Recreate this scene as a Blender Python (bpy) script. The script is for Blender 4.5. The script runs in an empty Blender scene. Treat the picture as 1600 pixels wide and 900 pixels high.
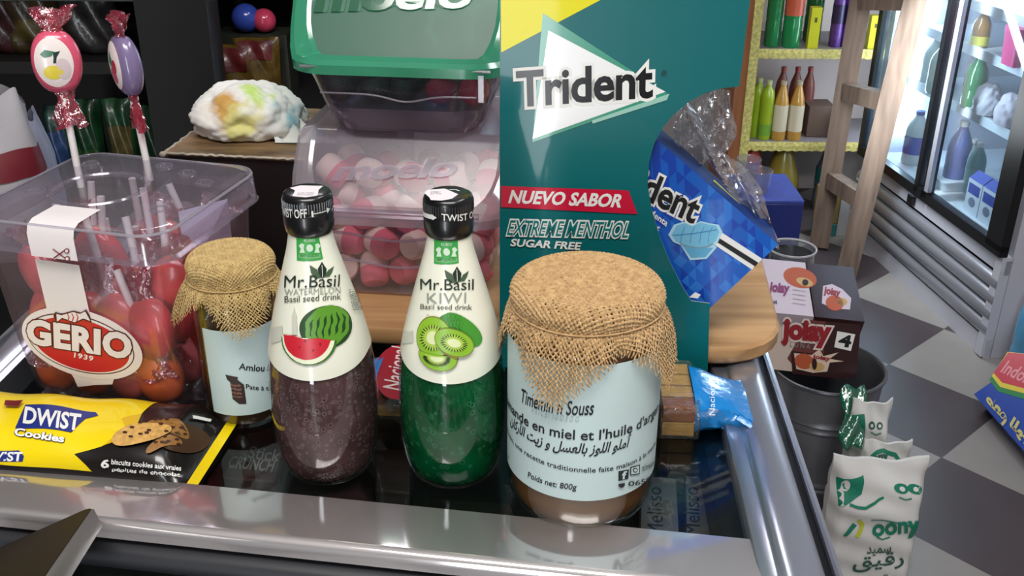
import bpy, bmesh, math, random
import numpy as np
from mathutils import Vector, Matrix
random.seed(7); RN = np.random.RandomState(5)
S = bpy.context.scene; COL = S.collection; PI = math.pi

# ------------------------------------------------------------------ camera
FPX = 1600.0
_d = np.array([-20, -3325, -1600.0]); _d /= np.linalg.norm(_d)
_ez = -_d; _F = np.array([0, 0, -1.0]); _ey = _F - (_F @ _ez) * _ez; _ey /= np.linalg.norm(_ey); _ex = np.cross(_ey, _ez)
ROT = np.array([_ex, _ey, _ez]); CAM = np.array([0, 0, 1.36])
def ray(x, y): return ROT @ np.array([(x - 800) / FPX, (450 - y) / FPX, -1.0])
def atZ(x, y, z):
    d = ray(x, y); return CAM + d * ((z - CAM[2]) / d[2])
def atY(x, y, Y):
    d = ray(x, y); return CAM + d * ((Y - CAM[1]) / d[1])
def atX(x, y, X):
    d = ray(x, y); return CAM + d * ((X - CAM[0]) / d[0])
cd = bpy.data.cameras.new('camera'); cd.sensor_width = 36; cd.lens = 36; cd.clip_start = 0.02
co = bpy.data.objects.new('camera', cd); COL.objects.link(co); S.camera = co
co.matrix_world = Matrix(np.vstack([np.hstack([ROT, CAM[:, None]]), [[0, 0, 0, 1]]]).tolist())

# ------------------------------------------------------------------ world, lights, exposure
w = bpy.data.worlds.new('world'); S.world = w; w.use_nodes = True
w.node_tree.nodes['Background'].inputs[0].default_value = (0.75, 0.85, 1, 1)
w.node_tree.nodes['Background'].inputs[1].default_value = 1.0
def area(name, loc, aim, sx, sy, power, col):
    l = bpy.data.lights.new(name, 'AREA'); l.shape = 'RECTANGLE'; l.size = sx; l.size_y = sy; l.energy = power; l.color = col
    o = bpy.data.objects.new(name, l); COL.objects.link(o); o.location = loc
    o.rotation_euler = (Vector(aim) - Vector(loc)).to_track_quat('-Z', 'Y').to_euler(); return o
area('doorway_daylight', (-0.62, -1.98, 1.1), (-0.1, 0.6, 1.0), 0.34, 1.9, 24, (0.93, 0.97, 1))
area('ceiling_light', (0.05, -0.25, 2.66), (0.0, 0.2, 0.9), 1.3, 0.5, 35, (1, 0.97, 0.93))
area('aisle_light', (0.85, 1.1, 2.66), (0.95, 2.0, 0), 0.3, 1.2, 15, (0.9, 0.94, 1))
area('added_strip_fill', (-0.5, 2.5, 2.66), (0.1, 2.6, 0.3), 0.3, 1.1, 14, (0.97, 0.96, 1))  # added fill lamp without a fixture, put in to brighten the front steel strip
S.view_settings.view_transform = 'Standard'; S.view_settings.look = 'None'
S.view_settings.exposure = 0.0; S.view_settings.gamma = 1.0; S.view_settings.use_curve_mapping = False
S.cycles.transparent_max_bounces = 40; S.cycles.max_bounces = 14; S.cycles.transmission_bounces = 12
S.cycles.sample_clamp_indirect = 6; S.cycles.caustics_refractive = False; S.cycles.caustics_reflective = False

# ------------------------------------------------------------------ materials
def lin(c): return tuple((x / 255 / 12.92) if x / 255 <= .04045 else ((x / 255 + .055) / 1.055) ** 2.4 for x in c[:3]) + (1,)
_mc = {}
class NT:
    def __init__(s, name):
        s.m = bpy.data.materials.new(name); s.m.use_nodes = True; s.t = s.m.node_tree; s.t.nodes.clear()
        s.out = s.n('ShaderNodeOutputMaterial')
    def n(s, typ, **kw):
        nd = s.t.nodes.new(typ)
        for k, v in kw.items():
            if k.startswith('i_'): nd.inputs[k[2:].replace('_', ' ')].default_value = v
            else: setattr(nd, k, v)
        return nd
    def l(s, a, b): s.t.links.new(a, b)
    def ramp(s, fac, stops):
        r = s.n('ShaderNodeValToRGB'); e = r.color_ramp.elements
        while len(e) < len(stops): e.new(.5)
        for i, (p, c) in enumerate(stops): e[i].position = p; e[i].color = c
        s.l(fac, r.inputs[0]); return r.outputs[0]
    def coord(s, kind='Object', scale=(1, 1, 1), rot=(0, 0, 0)):
        tc = s.n('ShaderNodeTexCoord'); mp = s.n('ShaderNodeMapping'); mp.inputs['Scale'].default_value = scale; mp.inputs['Rotation'].default_value = rot
        s.l(tc.outputs[kind], mp.inputs[0]); return mp.outputs[0]
def pm(name, rgb, rough=.5, metal=0, coat=0, spec=.5, var=0, vscale=40, bump=0, bscale=200, trans=0, emit=0, sss=0, stretch=(1, 1, 1)):
    if name in _mc: return _mc[name]
    t = NT(name); b = t.n('ShaderNodeBsdfPrincipled'); c = lin(rgb)
    b.inputs['Base Color'].default_value = c; b.inputs['Roughness'].default_value = rough; b.inputs['Metallic'].default_value = metal
    b.inputs['Coat Weight'].default_value = coat; b.inputs['Coat Roughness'].default_value = .05; b.inputs['Specular IOR Level'].default_value = spec
    b.inputs['Transmission Weight'].default_value = trans
    if sss: b.inputs['Subsurface Weight'].default_value = sss; b.inputs['Subsurface Radius'].default_value = (.01, .006, .004); b.inputs['Subsurface Scale'].default_value = .5
    if emit: b.inputs['Emission Color'].default_value = c; b.inputs['Emission Strength'].default_value = emit
    if var:
        v = t.coord(scale=stretch); nz = t.n('ShaderNodeTexNoise'); nz.inputs['Scale'].default_value = vscale; nz.inputs['Detail'].default_value = 4; t.l(v, nz.inputs['Vector'])
        lo = tuple(x * (1 - var) for x in c[:3]) + (1,); hi = tuple(min(1, x * (1 + var)) for x in c[:3]) + (1,)
        t.l(t.ramp(nz.outputs['Fac'], [(.3, lo), (.7, hi)]), b.inputs['Base Color'])
    if bump:
        v = t.coord(scale=stretch); nz = t.n('ShaderNodeTexNoise'); nz.inputs['Scale'].default_value = bscale; nz.inputs['Detail'].default_value = 3; t.l(v, nz.inputs['Vector'])
        bp = t.n('ShaderNodeBump'); bp.inputs['Strength'].default_value = bump; bp.inputs['Distance'].default_value = .002; t.l(nz.outputs['Fac'], bp.inputs['Height']); t.l(bp.outputs[0], b.inputs['Normal'])
    t.l(b.outputs[0], t.out.inputs[0]); _mc[name] = t.m; return t.m
def thin(name, tint=(240, 242, 246), body=.1, brgb=(225, 220, 228), rough=.08, refl=.06, bump=0, bscale=60):
    """thin clear or milky plastic / glass sheet"""
    if name in _mc: return _mc[name]
    t = NT(name); tr = t.n('ShaderNodeBsdfTransparent'); tr.inputs[0].default_value = lin(tint)
    df = t.n('ShaderNodeBsdfDiffuse'); df.inputs[0].default_value = lin(brgb)
    tl = t.n('ShaderNodeBsdfTranslucent'); tl.inputs[0].default_value = lin(brgb)
    a = t.n('ShaderNodeMixShader'); a.inputs[0].default_value = .4; t.l(df.outputs[0], a.inputs[1]); t.l(tl.outputs[0], a.inputs[2])
    m1 = t.n('ShaderNodeMixShader'); m1.inputs[0].default_value = body; t.l(tr.outputs[0], m1.inputs[1]); t.l(a.outputs[0], m1.inputs[2])
    gl = t.n('ShaderNodeBsdfGlossy'); gl.inputs['Roughness'].default_value = rough; gl.inputs[0].default_value = (1, 1, 1, 1)
    lw = t.n('ShaderNodeLayerWeight'); lw.inputs['Blend'].default_value = .5
    pw = t.n('ShaderNodeMath', operation='POWER'); pw.inputs[1].default_value = 4; t.l(lw.outputs['Facing'], pw.inputs[0])
    mu = t.n('ShaderNodeMath', operation='MULTIPLY_ADD'); mu.inputs[1].default_value = .75; mu.inputs[2].default_value = refl; t.l(pw.outputs[0], mu.inputs[0])
    m2 = t.n('ShaderNodeMixShader'); t.l(mu.outputs[0], m2.inputs[0]); t.l(m1.outputs[0], m2.inputs[1]); t.l(gl.outputs[0], m2.inputs[2])
    if bump:
        v = t.coord(); nz = t.n('ShaderNodeTexNoise'); nz.inputs['Scale'].default_value = bscale; nz.inputs['Detail'].default_value = 3; t.l(v, nz.inputs['Vector'])
        bp = t.n('ShaderNodeBump'); bp.inputs['Strength'].default_value = bump; bp.inputs['Distance'].default_value = .004; t.l(nz.outputs['Fac'], bp.inputs['Height'])
        t.l(bp.outputs[0], gl.inputs['Normal'])
    t.l(m2.outputs[0], t.out.inputs[0]); _mc[name] = t.m; return t.m
def wood(name, c1, c2, scale=(3, 60, 60), rough=.45, coat=0):
    if name in _mc: return _mc[name]
    t = NT(name); b = t.n('ShaderNodeBsdfPrincipled'); b.inputs['Roughness'].default_value = rough; b.inputs['Coat Weight'].default_value = coat
    v = t.coord(scale=scale); nz = t.n('ShaderNodeTexNoise'); nz.inputs['Scale'].default_value = 1.5; nz.inputs['Detail'].default_value = 6; nz.inputs['Distortion'].default_value = .4
    t.l(v, nz.inputs['Vector']); t.l(t.ramp(nz.outputs['Fac'], [(.3, lin(c1)), (.7, lin(c2))]), b.inputs['Base Color'])
    t.l(b.outputs[0], t.out.inputs[0]); _mc[name] = t.m; return t.m
def steel(name, rgb=(190, 190, 192), rough=.22, direction=(1, 200, 200), haze=0):
    if name in _mc: return _mc[name]
    t = NT(name); b = t.n('ShaderNodeBsdfPrincipled'); b.inputs['Base Color'].default_value = lin(rgb); b.inputs['Metallic'].default_value = 1
    v = t.coord(scale=direction); nz = t.n('ShaderNodeTexNoise'); nz.inputs['Scale'].default_value = 4; nz.inputs['Detail'].default_value = 5; t.l(v, nz.inputs['Vector'])
    mr = t.n('ShaderNodeMapRange'); mr.inputs['To Min'].default_value = rough * .75; mr.inputs['To Max'].default_value = rough * 1.25; t.l(nz.outputs['Fac'], mr.inputs[0]); t.l(mr.outputs[0], b.inputs['Roughness'])
    bp = t.n('ShaderNodeBump'); bp.inputs['Strength'].default_value = .005; bp.inputs['Distance'].default_value = .001; t.l(nz.outputs['Fac'], bp.inputs['Height']); t.l(bp.outputs[0], b.inputs['Normal'])
    if haze:
        h = t.n('ShaderNodeBsdfPrincipled'); h.inputs['Base Color'].default_value = lin(rgb); h.inputs['Metallic'].default_value = 1; h.inputs['Roughness'].default_value = .62
        mx = t.n('ShaderNodeMixShader'); mx.inputs[0].default_value = haze; t.l(b.outputs[0], mx.inputs[1]); t.l(h.outputs[0], mx.inputs[2]); t.l(mx.outputs[0], t.out.inputs[0])
    else: t.l(b.outputs[0], t.out.inputs[0])
    _mc[name] = t.m; return t.m
def drink(name, base, halo, seed, scale, trans, density):
    """coloured drink with swollen basil seeds hanging in it"""
    t = NT(name); b = t.n('ShaderNodeBsdfPrincipled'); b.inputs['Roughness'].default_value = .25; b.inputs['Transmission Weight'].default_value = trans; b.inputs['IOR'].default_value = 1.1
    b.inputs['Specular IOR Level'].default_value = .1
    v = t.coord(); vo = t.n('ShaderNodeTexVoronoi'); vo.inputs['Scale'].default_value = scale; vo.inputs['Randomness'].default_value = .9; t.l(v, vo.inputs['Vector'])
    nz = t.n('ShaderNodeTexNoise'); nz.inputs['Scale'].default_value = 45; t.l(v, nz.inputs['Vector'])
    c0 = t.ramp(nz.outputs['Fac'], [(.3, lin(tuple(x * .8 for x in base))), (.7, lin(tuple(min(255, x * 1.15) for x in base)))])
    ring = t.ramp(vo.outputs['Distance'], [(0, (0, 0, 0, 1)), (.17, (0, 0, 0, 1)), (.26, (1, 1, 1, 1)), (.38, (1, 1, 1, 1)), (.46, (0, 0, 0, 1))])
    dot = t.ramp(vo.outputs['Distance'], [(.12, (1, 1, 1, 1)), (.2, (0, 0, 0, 1))])
    sel = t.ramp(vo.outputs['Color'], [(density - .01, (1, 1, 1, 1)), (density, (0, 0, 0, 1))])
    def mix(a, fac, c, gain):
        mm = t.n('ShaderNodeMath', operation='MULTIPLY'); t.l(fac, mm.inputs[0]); t.l(sel, mm.inputs[1])
        m2 = t.n('ShaderNodeMath', operation='MULTIPLY'); t.l(mm.outputs[0], m2.inputs[0]); m2.inputs[1].default_value = gain
        x = t.n('ShaderNodeMix', data_type='RGBA'); t.l(m2.outputs[0], x.inputs[0]); t.l(a, x.inputs[6]); x.inputs[7].default_value = lin(c); return x.outputs[2]
    c1 = mix(c0, ring, halo, .45); c2 = mix(c1, dot, seed, .8)
    t.l(c2, b.inputs['Base Color']); t.l(b.outputs[0], t.out.inputs[0]); return t.m

# ------------------------------------------------------------------ mesh builder
def wloc(o):
    v = np.zeros(3)
    while o is not None: v = v + np.array(o.location); o = o.parent
    return v
class MB:
    def __init__(s): s.V = []; s.F = []; s.K = []; s.mats = []; s.n = 0
    def mi(s, m):
        if m not in s.mats: s.mats.append(m)
        return s.mats.index(m)
    def add(s, V, F, m, T=None):
        V = np.asarray(V, float).reshape(-1, 3)
        if T is not None:
            T = np.asarray(T); V = V @ T[:3, :3].T + T[:3, 3]
        k = s.mi(m); s.V.append(V); s.F.extend([tuple(int(i) + s.n for i in f) for f in F]); s.K.extend([k] * len(F)); s.n += len(V); return s
    def box(s, c, d, m, T=None):
        x, y, z = [v / 2 for v in d]; V = np.array([(a, b, e) for a in (-x, x) for b in (-y, y) for e in (-z, z)]) + np.array(c)
        return s.add(V, [(0, 1, 3, 2), (4, 6, 7, 5), (0, 4, 5, 1), (2, 3, 7, 6), (0, 2, 6, 4), (1, 5, 7, 3)], m, T)
    def grid(s, P, m, closed_u=False, T=None):
        P = np.asarray(P, float); a, b = P.shape[:2]; F = []
        for i in range(a - 1):
            for j in range(b if closed_u else b - 1):
                F.append((i * b + j, i * b + (j + 1) % b, (i + 1) * b + (j + 1) % b, (i + 1) * b + j))
        return s.add(P.reshape(-1, 3), F, m, T)
    def lathe(s, prof, m, c=(0, 0, 0), seg=48, T=None, a0=0, a1=2 * PI):
        full = abs(a1 - a0 - 2 * PI) < 1e-6
        A = np.linspace(a0, a1, seg, endpoint=not full)
        P = np.array([[(r * math.sin(t), -r * math.cos(t), z) for t in A] for r, z in prof]) + np.array(c)
        return s.grid(P, m, full, T)
    def tube(s, path, rad, m, seg=8, caps=True, T=None):
        P = np.asarray(path, float); n = len(P); R = np.full(n, rad) if np.isscalar(rad) else np.asarray(rad)
        tg = np.gradient(P, axis=0); tg /= np.linalg.norm(tg, axis=1)[:, None] + 1e-12
        up = np.array([0, 0, 1.0]) if abs(tg[0][2]) < .9 else np.array([1.0, 0, 0]); rings = []
        for i in range(n):
            a = np.cross(tg[i], up); a /= np.linalg.norm(a) + 1e-12; b = np.cross(a, tg[i]); up = b
            rings.append([P[i] + R[i] * (math.cos(q) * a + math.sin(q) * b) for q in np.linspace(0, 2 * PI, seg, endpoint=False)])
        k = s.n; s.grid(rings, m, True, T)
        if caps:
            j = s.mi(m); s.F += [tuple(k + i for i in range(seg))[::-1], tuple(k + (n - 1) * seg + i for i in range(seg))]; s.K += [j, j]
        return s
    def prism(s, poly, z0, z1, m, T=None, bev=0):
        """outline in xy, extruded along z; optional small bevel"""
        n = len(poly); P = np.asarray(poly, float); c = P.mean(0)
        rows = [(0, z0), (0, z1)]
        if bev: rows = [(bev, z0), (0, z0 + bev), (0, z1 - bev), (bev, z1)]
        V = []
        for b, z in rows:
            Q = P + (c - P) / (np.linalg.norm(c - P, axis=1)[:, None]) * b
            V += [(x, y, z) for x, y in Q]
        F = [(r * n + i, r * n + (i + 1) % n, (r + 1) * n + (i + 1) % n, (r + 1) * n + i) for r in range(len(rows) - 1) for i in range(n)]
        F += [tuple(range(n))[::-1], tuple(range((len(rows) - 1) * n, len(rows) * n))]
        return s.add(V, F, m, T)
    def loft(s, secs, m, T=None, caps=(True, True), cs=5, es=1):
        """stack of rounded rectangles (cx, cy, hx, hy, r, z | z(x,y))"""
        R = []
        for cx, cy, hx, hy, r, z in secs:
            ring = []; zz = z if callable(z) else (lambda x, y, z=z: z)
            for k, (sx, sy) in enumerate(((1, 1), (-1, 1), (-1, -1), (1, -1))):
                for q in np.linspace(k * PI / 2, (k + 1) * PI / 2, cs):
                    x = cx + sx * (hx - r) + r * math.cos(q); y = cy + sy * (hy - r) + r * math.sin(q)
                    ring.append((x, y))
            if es > 1:
                rr = []
                for i, p in enumerate(ring):
                    rr.append(p)
                    if (i + 1) % cs == 0:
                        q = ring[(i + 1) % len(ring)]; rr += [(p[0] + (q[0] - p[0]) * j / es, p[1] + (q[1] - p[1]) * j / es) for j in range(1, es)]
                ring = rr
            R.append([(x, y, zz(x, y)) for x, y in ring])
        k = s.n; n = len(R[0]); s.grid(R, m, True, T); j = s.mi(m)
        if caps[0]: s.F.append(tuple(k + i for i in range(n))[::-1]); s.K.append(j)
        if caps[1]: s.F.append(tuple(k + (len(R) - 1) * n + i for i in range(n))); s.K.append(j)
        return s
    def ell(s, c, r, m, T=None, nu=20, nv=12, jit=0):
        P = []
        for i in range(nv + 1):
            a = PI * i / nv
            P.append([(r[0] * math.sin(a) * math.cos(b), r[1] * math.sin(a) * math.sin(b), r[2] * math.cos(a)) for b in np.linspace(0, 2 * PI, nu, endpoint=False)])
        P = np.array(P)
        if jit:
            n = np.sin(P[..., 0] * 310 + 1) * np.sin(P[..., 1] * 270 + 2) * np.sin(P[..., 2] * 330); P *= (1 + jit * n)[..., None]
        return s.grid(P + np.array(c), m, True, T)
    def build(s, name, parent=None, smooth=40, local=False):
        V = np.vstack(s.V)
        if parent is not None and not local: V = V - wloc(parent)
        me = bpy.data.meshes.new(name); me.from_pydata(V.tolist(), [], s.F); me.update()
        for m in s.mats: me.materials.append(m)
        me.polygons.foreach_set('material_index', s.K)
        if smooth:
            me.polygons.foreach_set('use_smooth', [True] * len(me.polygons)); me.set_sharp_from_angle(angle=math.radians(smooth))
        o = bpy.data.objects.new(name, me); COL.objects.link(o)
        if parent is not None: o.parent = parent
        return o
    def thing(s, name, label, cat, group=None, loc=None, smooth=40):
        """the whole thing is this one mesh, origin at its base centre"""
        V = np.vstack(s.V)
        if loc is None: loc = ((V[:, 0].min() + V[:, 0].max()) / 2, (V[:, 1].min() + V[:, 1].max()) / 2, V[:, 2].min())
        s.V = [V - np.array(loc)]; o = s.build(name, smooth=smooth); o.location = loc; tag(o, label, cat, group); return o
def tag(o, label=None, cat=None, group=None, kind=None):
    if label: o['label'] = label
    if cat: o['category'] = cat
    if group: o['group'] = group
    if kind: o['kind'] = kind
    return o
def empty(name, loc, label, cat, group=None, rz=0):
    o = bpy.data.objects.new(name, None); COL.objects.link(o); o.location = tuple(float(v) for v in loc); o.rotation_euler = (0, 0, rz); o.empty_display_size = .02
    return tag(o, label, cat, group)
def dup(root, loc, rot=None, label=None, group=None, scale=None):
    r = root.copy(); COL.objects.link(r); r.location = loc
    if rot is not None: r.rotation_euler = rot
    if scale: r.scale = scale
    if label: r['label'] = label
    if group: r['group'] = group
    for ch in list(root.children):
        c = ch.copy(); COL.objects.link(c); c.parent = r
        for g in ch.children:
            d = g.copy(); COL.objects.link(d); d.parent = c
    return r
def TR(loc=(0, 0, 0), rz=0, rx=0, ry=0):
    return np.array(Matrix.Translation(Vector([float(v) for v in loc])) @ Matrix.Rotation(rz, 4, 'Z') @ Matrix.Rotation(ry, 4, 'Y') @ Matrix.Rotation(rx, 4, 'X'))

# ------------------------------------------------------------------ printed artwork
class Plane:
    def __init__(s, o, U, V):
        s.o = np.array(o, float); s.U = np.array(U, float); s.U /= np.linalg.norm(s.U)
        V = np.array(V, float); V = V - (V @ s.U) * s.U; s.V = V / np.linalg.norm(V); s.N = np.cross(s.U, s.V); s.maxlen = None
    def px(s, x, y):
        d = ray(x, y); t = ((s.o - CAM) @ s.N) / (d @ s.N); p = CAM + t * d - s.o; return (p @ s.U, p @ s.V)
    def map(s, u, v, o): return s.o[None] + u[:, None] * s.U + v[:, None] * s.V + o * s.N
class Lathe:
    """surface of revolution about a vertical axis at c with radius R(h); u = angle * r0, v = height"""
    def __init__(s, c, prof, r0, maxlen=.004):
        s.c = np.array(c, float); P = np.array(sorted([(z, r) for r, z in prof])); s.z = P[:, 0]; s.r = P[:, 1]; s.r0 = r0; s.maxlen = maxlen
    def R(s, h): return np.interp(h, s.z, s.r)
    def px(s, x, y):
        d = ray(x, y); t = np.linspace(.3, .9, 1500); p = CAM + t[:, None] * d - s.c
        g = np.hypot(p[:, 0], p[:, 1]) - s.R(p[:, 2]); i = np.where(g < 0)[0]; i = i[0] if len(i) else int(np.argmin(g))
        q = p[i]; return (math.atan2(q[0], -q[1]) * s.r0, q[2])
    def map(s, u, v, o):
        a = u / s.r0; r = s.R(v) + o; return np.stack([s.c[0] + r * np.sin(a), s.c[1] - r * np.cos(a), s.c[2] + v], 1)
_tc = {}
def text_mesh(body, bold=0, space=1.0):
    k = (body, bold, space)
    if k in _tc: return _tc[k]
    c = bpy.data.curves.new('t', 'FONT'); c.body = body; c.size = 1; c.offset = bold; c.resolution_u = 3; c.space_character = space
    o = bpy.data.objects.new('t', c); COL.objects.link(o); dg = bpy.context.evaluated_depsgraph_get(); dg.update()
    me = o.evaluated_get(dg).to_mesh(); V = np.array([v.co[:2] for v in me.vertices]); me.calc_loop_triangles(); F = [tuple(t.vertices) for t in me.loop_triangles]
    o.evaluated_get(dg).to_mesh_clear(); bpy.data.objects.remove(o); bpy.data.curves.remove(c)
    _tc[k] = (V, F); return V, F
class Art:
    def __init__(s, mb, surf, base=.0002, step=.00012): s.mb = mb; s.sf = surf; s.o = base; s.step = step
    def up(s, n=1): s.o += s.step * n; return s
    def raw(s, V, F, m):
        V = np.asarray(V, float)[:, :2]
        if s.sf.maxlen:
            bm = bmesh.new(); vs = [bm.verts.new((x, y, 0)) for x, y in V]
            for f in F:
                try: bm.faces.new([vs[i] for i in f])
                except ValueError: pass
            bmesh.ops.triangulate(bm, faces=[f for f in bm.faces if len(f.verts) > 3])
            for _ in range(5):
                ed = [e for e in bm.edges if e.calc_length() > s.sf.maxlen]
                if not ed: break
                bmesh.ops.subdivide_edges(bm, edges=ed, cuts=1); bmesh.ops.triangulate(bm, faces=[f for f in bm.faces if len(f.verts) > 3])
            bm.verts.index_update(); V = np.array([v.co[:2] for v in bm.verts]); F = [tuple(v.index for v in f.verts) for f in bm.faces]; bm.free()
        s.mb.add(s.sf.map(V[:, 0], V[:, 1], s.o), F, m); return s
    def uvpoly(s, P, m):
        from mathutils.geometry import tessellate_polygon
        return s.raw(P, tessellate_polygon([[Vector((x, y, 0)) for x, y in P]]), m)
    def poly(s, pts, m): return s.uvpoly([s.sf.px(*p) for p in pts], m)
    def ell(s, c, a, b, m, n=32, a0=0, a1=2 * PI):
        """c centre, a and b pixel ends of the two half axes"""
        C, A, B = [np.array(s.sf.px(*p)) for p in (c, a, b)]; A = A - C; B = B - C
        q = np.linspace(a0, a1, n, endpoint=abs(a1 - a0 - 2 * PI) > 1e-6)
        return s.uvpoly([tuple(C + A * math.cos(t) + B * math.sin(t)) for t in q], m)
    def line(s, pts, wpx, m):
        P = np.array([s.sf.px(*p) for p in pts]); Q = s.sf.px(pts[0][0] + wpx, pts[0][1]); hw = abs(Q[0] - P[0][0]) / 2
        t = np.gradient(P, axis=0); t /= np.linalg.norm(t, axis=1)[:, None] + 1e-12; nn = np.stack([-t[:, 1], t[:, 0]], 1) * hw; n = len(P)
        return s.raw(np.vstack([P + nn, P - nn]), [(i, i + 1, n + i + 1, n + i) for i in range(n - 1)], m)
    pxtext = False
    def text(s, body, A, B, C, m, bold=0, space=1.0, outline=None, om=None):
        """glyph box onto the parallelogram A (bottom left), B (bottom right), C (top left), pixels"""
        if not s.pxtext: A, B, C = [np.array(s.sf.px(*p)) for p in (A, B, C)]
        else: A, B, C = [np.array(p, float) for p in (A, B, C)]
        tf = (lambda Q: np.array([s.sf.px(*p) for p in Q])) if s.pxtext else (lambda Q: Q)
        V, F = text_mesh(body, bold, space); lo = V.min(0); sz = V.max(0) - lo
        if outline:
            W, G = text_mesh(body, outline, space); q = (W - lo) / sz; s.raw(tf(A + q[:, :1] * (B - A) + q[:, 1:] * (C - A)), G, om); s.up()
        q = (V - lo) / sz; return s.raw(tf(A + q[:, :1] * (B - A) + q[:, 1:] * (C - A)), F, m)
def arab(t):
    F = {'ا': (0xFE8D, 0), 'أ': (0xFE83, 0), 'ب': (0xFE8F, 1), 'ة': (0xFE93, 0), 'ت': (0xFE95, 1), 'ج': (0xFE9D, 1), 'د': (0xFEA9, 0), 'ر': (0xFEAD, 0), 'ز': (0xFEAF, 0), 'س': (0xFEB1, 1), 'ط': (0xFEC1, 1), 'ع': (0xFEC9, 1), 'ق': (0xFED5, 1), 'ك': (0xFED9, 1), 'ل': (0xFEDD, 1), 'م': (0xFEE1, 1), 'ن': (0xFEE5, 1), 'و': (0xFEED, 0), 'ي': (0xFEF1, 1)}
    o = []; n = len(t)
    for i, c in enumerate(t):
        if c not in F: o.append(c); continue
        b, d = F[c]; p = i > 0 and t[i - 1] in F and F[t[i - 1]][1]; q = d and i < n - 1 and t[i + 1] in F
        o.append(chr(b + (3 if p and q else 2 if q else 1 if p else 0)))
    return ''.join(reversed(o))

BLACK = pm('black_ink', (16, 15, 16), .5); WHITE = pm('white_print', (238, 238, 234), .45); GREY = pm('grey_ink', (150, 150, 148), .5)
STEEL = steel('brushed_steel', (222, 217, 217), .09, (1, 200, 200), .4); STEELR = steel('rail_steel', (200, 202, 212), .2, (200, 1, 200), .3); BLACKP = pm('black_plastic', (14, 14, 16), .35); RUBBER = pm('dark_rubber', (38, 39, 44), .45)
CLEAR = thin('clear_plastic', (244, 243, 247), .13, (214, 204, 214), .1, .06); MILKY = thin('milky_plastic', (232, 226, 234), .3, (196, 184, 198), .18, .05)
GLASS = thin('clear_glass', (240, 246, 244), .0, (255, 255, 255), .02, .06); FILM = thin('crinkled_film', (246, 246, 248), .2, (225, 225, 228), .12, .32, .9, 70)
ZC = .97

# ------------------------------------------------------------------ the room
def struct(name, mb, smooth=0):
    o = mb.build(name, smooth=smooth); o['kind'] = 'structure'; return o
def floor_mat():
    t = NT('checker_tiles'); b = t.n('ShaderNodeBsdfPrincipled'); b.inputs['Roughness'].default_value = .38
    tc = t.n('ShaderNodeTexCoord'); mp = t.n('ShaderNodeMapping', vector_type='TEXTURE')
    mp.inputs['Location'].default_value = (.985, 1.945, -.15); mp.inputs['Rotation'].default_value = (0, 0, math.radians(42.3)); mp.inputs['Scale'].default_value = (.302,) * 3
    t.l(tc.outputs['Object'], mp.inputs[0]); ck = t.n('ShaderNodeTexChecker'); ck.inputs['Scale'].default_value = 1; t.l(mp.outputs[0], ck.inputs[0])
    ck.inputs[1].default_value = lin((152, 148, 144)); ck.inputs[2].default_value = lin((78, 70, 73))
    nz = t.n('ShaderNodeTexNoise'); nz.inputs['Scale'].default_value = 9; nz.inputs['Detail'].default_value = 5; t.l(tc.outputs['Object'], nz.inputs[0])
    mx = t.n('ShaderNodeMix', data_type='RGBA', blend_type='MULTIPLY'); mx.inputs[0].default_value = .35; t.l(ck.outputs[0], mx.inputs[6]); t.l(t.ramp(nz.outputs[0], [(.35, (.75, .73, .72, 1)), (.65, (1, 1, 1, 1))]), mx.inputs[7])
    br = t.n('ShaderNodeTexBrick'); br.offset = 0; br.inputs['Scale'].default_value = 1; br.inputs['Brick Width'].default_value = 1; br.inputs['Row Height'].default_value = 1; br.inputs['Mortar Size'].default_value = .006
    br.inputs['Color1'].default_value = br.inputs['Color2'].default_value = (1, 1, 1, 1); br.inputs['Mortar'].default_value = (.55, .53, .52, 1); t.l(mp.outputs[0], br.inputs[0])
    m2 = t.n('ShaderNodeMix', data_type='RGBA', blend_type='MULTIPLY'); m2.inputs[0].default_value = 1; t.l(mx.outputs[2], m2.inputs[6]); t.l(br.outputs[0], m2.inputs[7])
    t.l(m2.outputs[2], b.inputs['Base Color']); t.l(b.outputs[0], t.out.inputs[0]); return t.m
WALL = pm('grey_white_wall', (176, 168, 166), .8, var=.06, vscale=5); CEIL = pm('ceiling_paint', (205, 203, 200), .9, var=.03, vscale=4)
struct('floor', MB().box((-.1, 1, -.03), (4.4, 6.1, .06), floor_mat()))
struct('ceiling', MB().box((-.1, 1, 2.83), (4.4, 6.1, .06), CEIL))
struct('wall_back', MB().box((-.1, 3.98, 1.4), (4.4, .1, 2.8), WALL))
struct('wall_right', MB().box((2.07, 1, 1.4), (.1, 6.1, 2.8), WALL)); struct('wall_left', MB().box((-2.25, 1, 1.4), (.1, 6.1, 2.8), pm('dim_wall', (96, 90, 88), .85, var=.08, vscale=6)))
mb = MB(); mb.box((-1.5, -2.05, 1.4), (1.4, .1, 2.8), WALL).box((.86, -2.05, 1.4), (2.6, .1, 2.8), WALL).box((-.62, -2.05, 2.45), (.36, .1, .7), WALL); struct('wall_front', mb)

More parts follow.
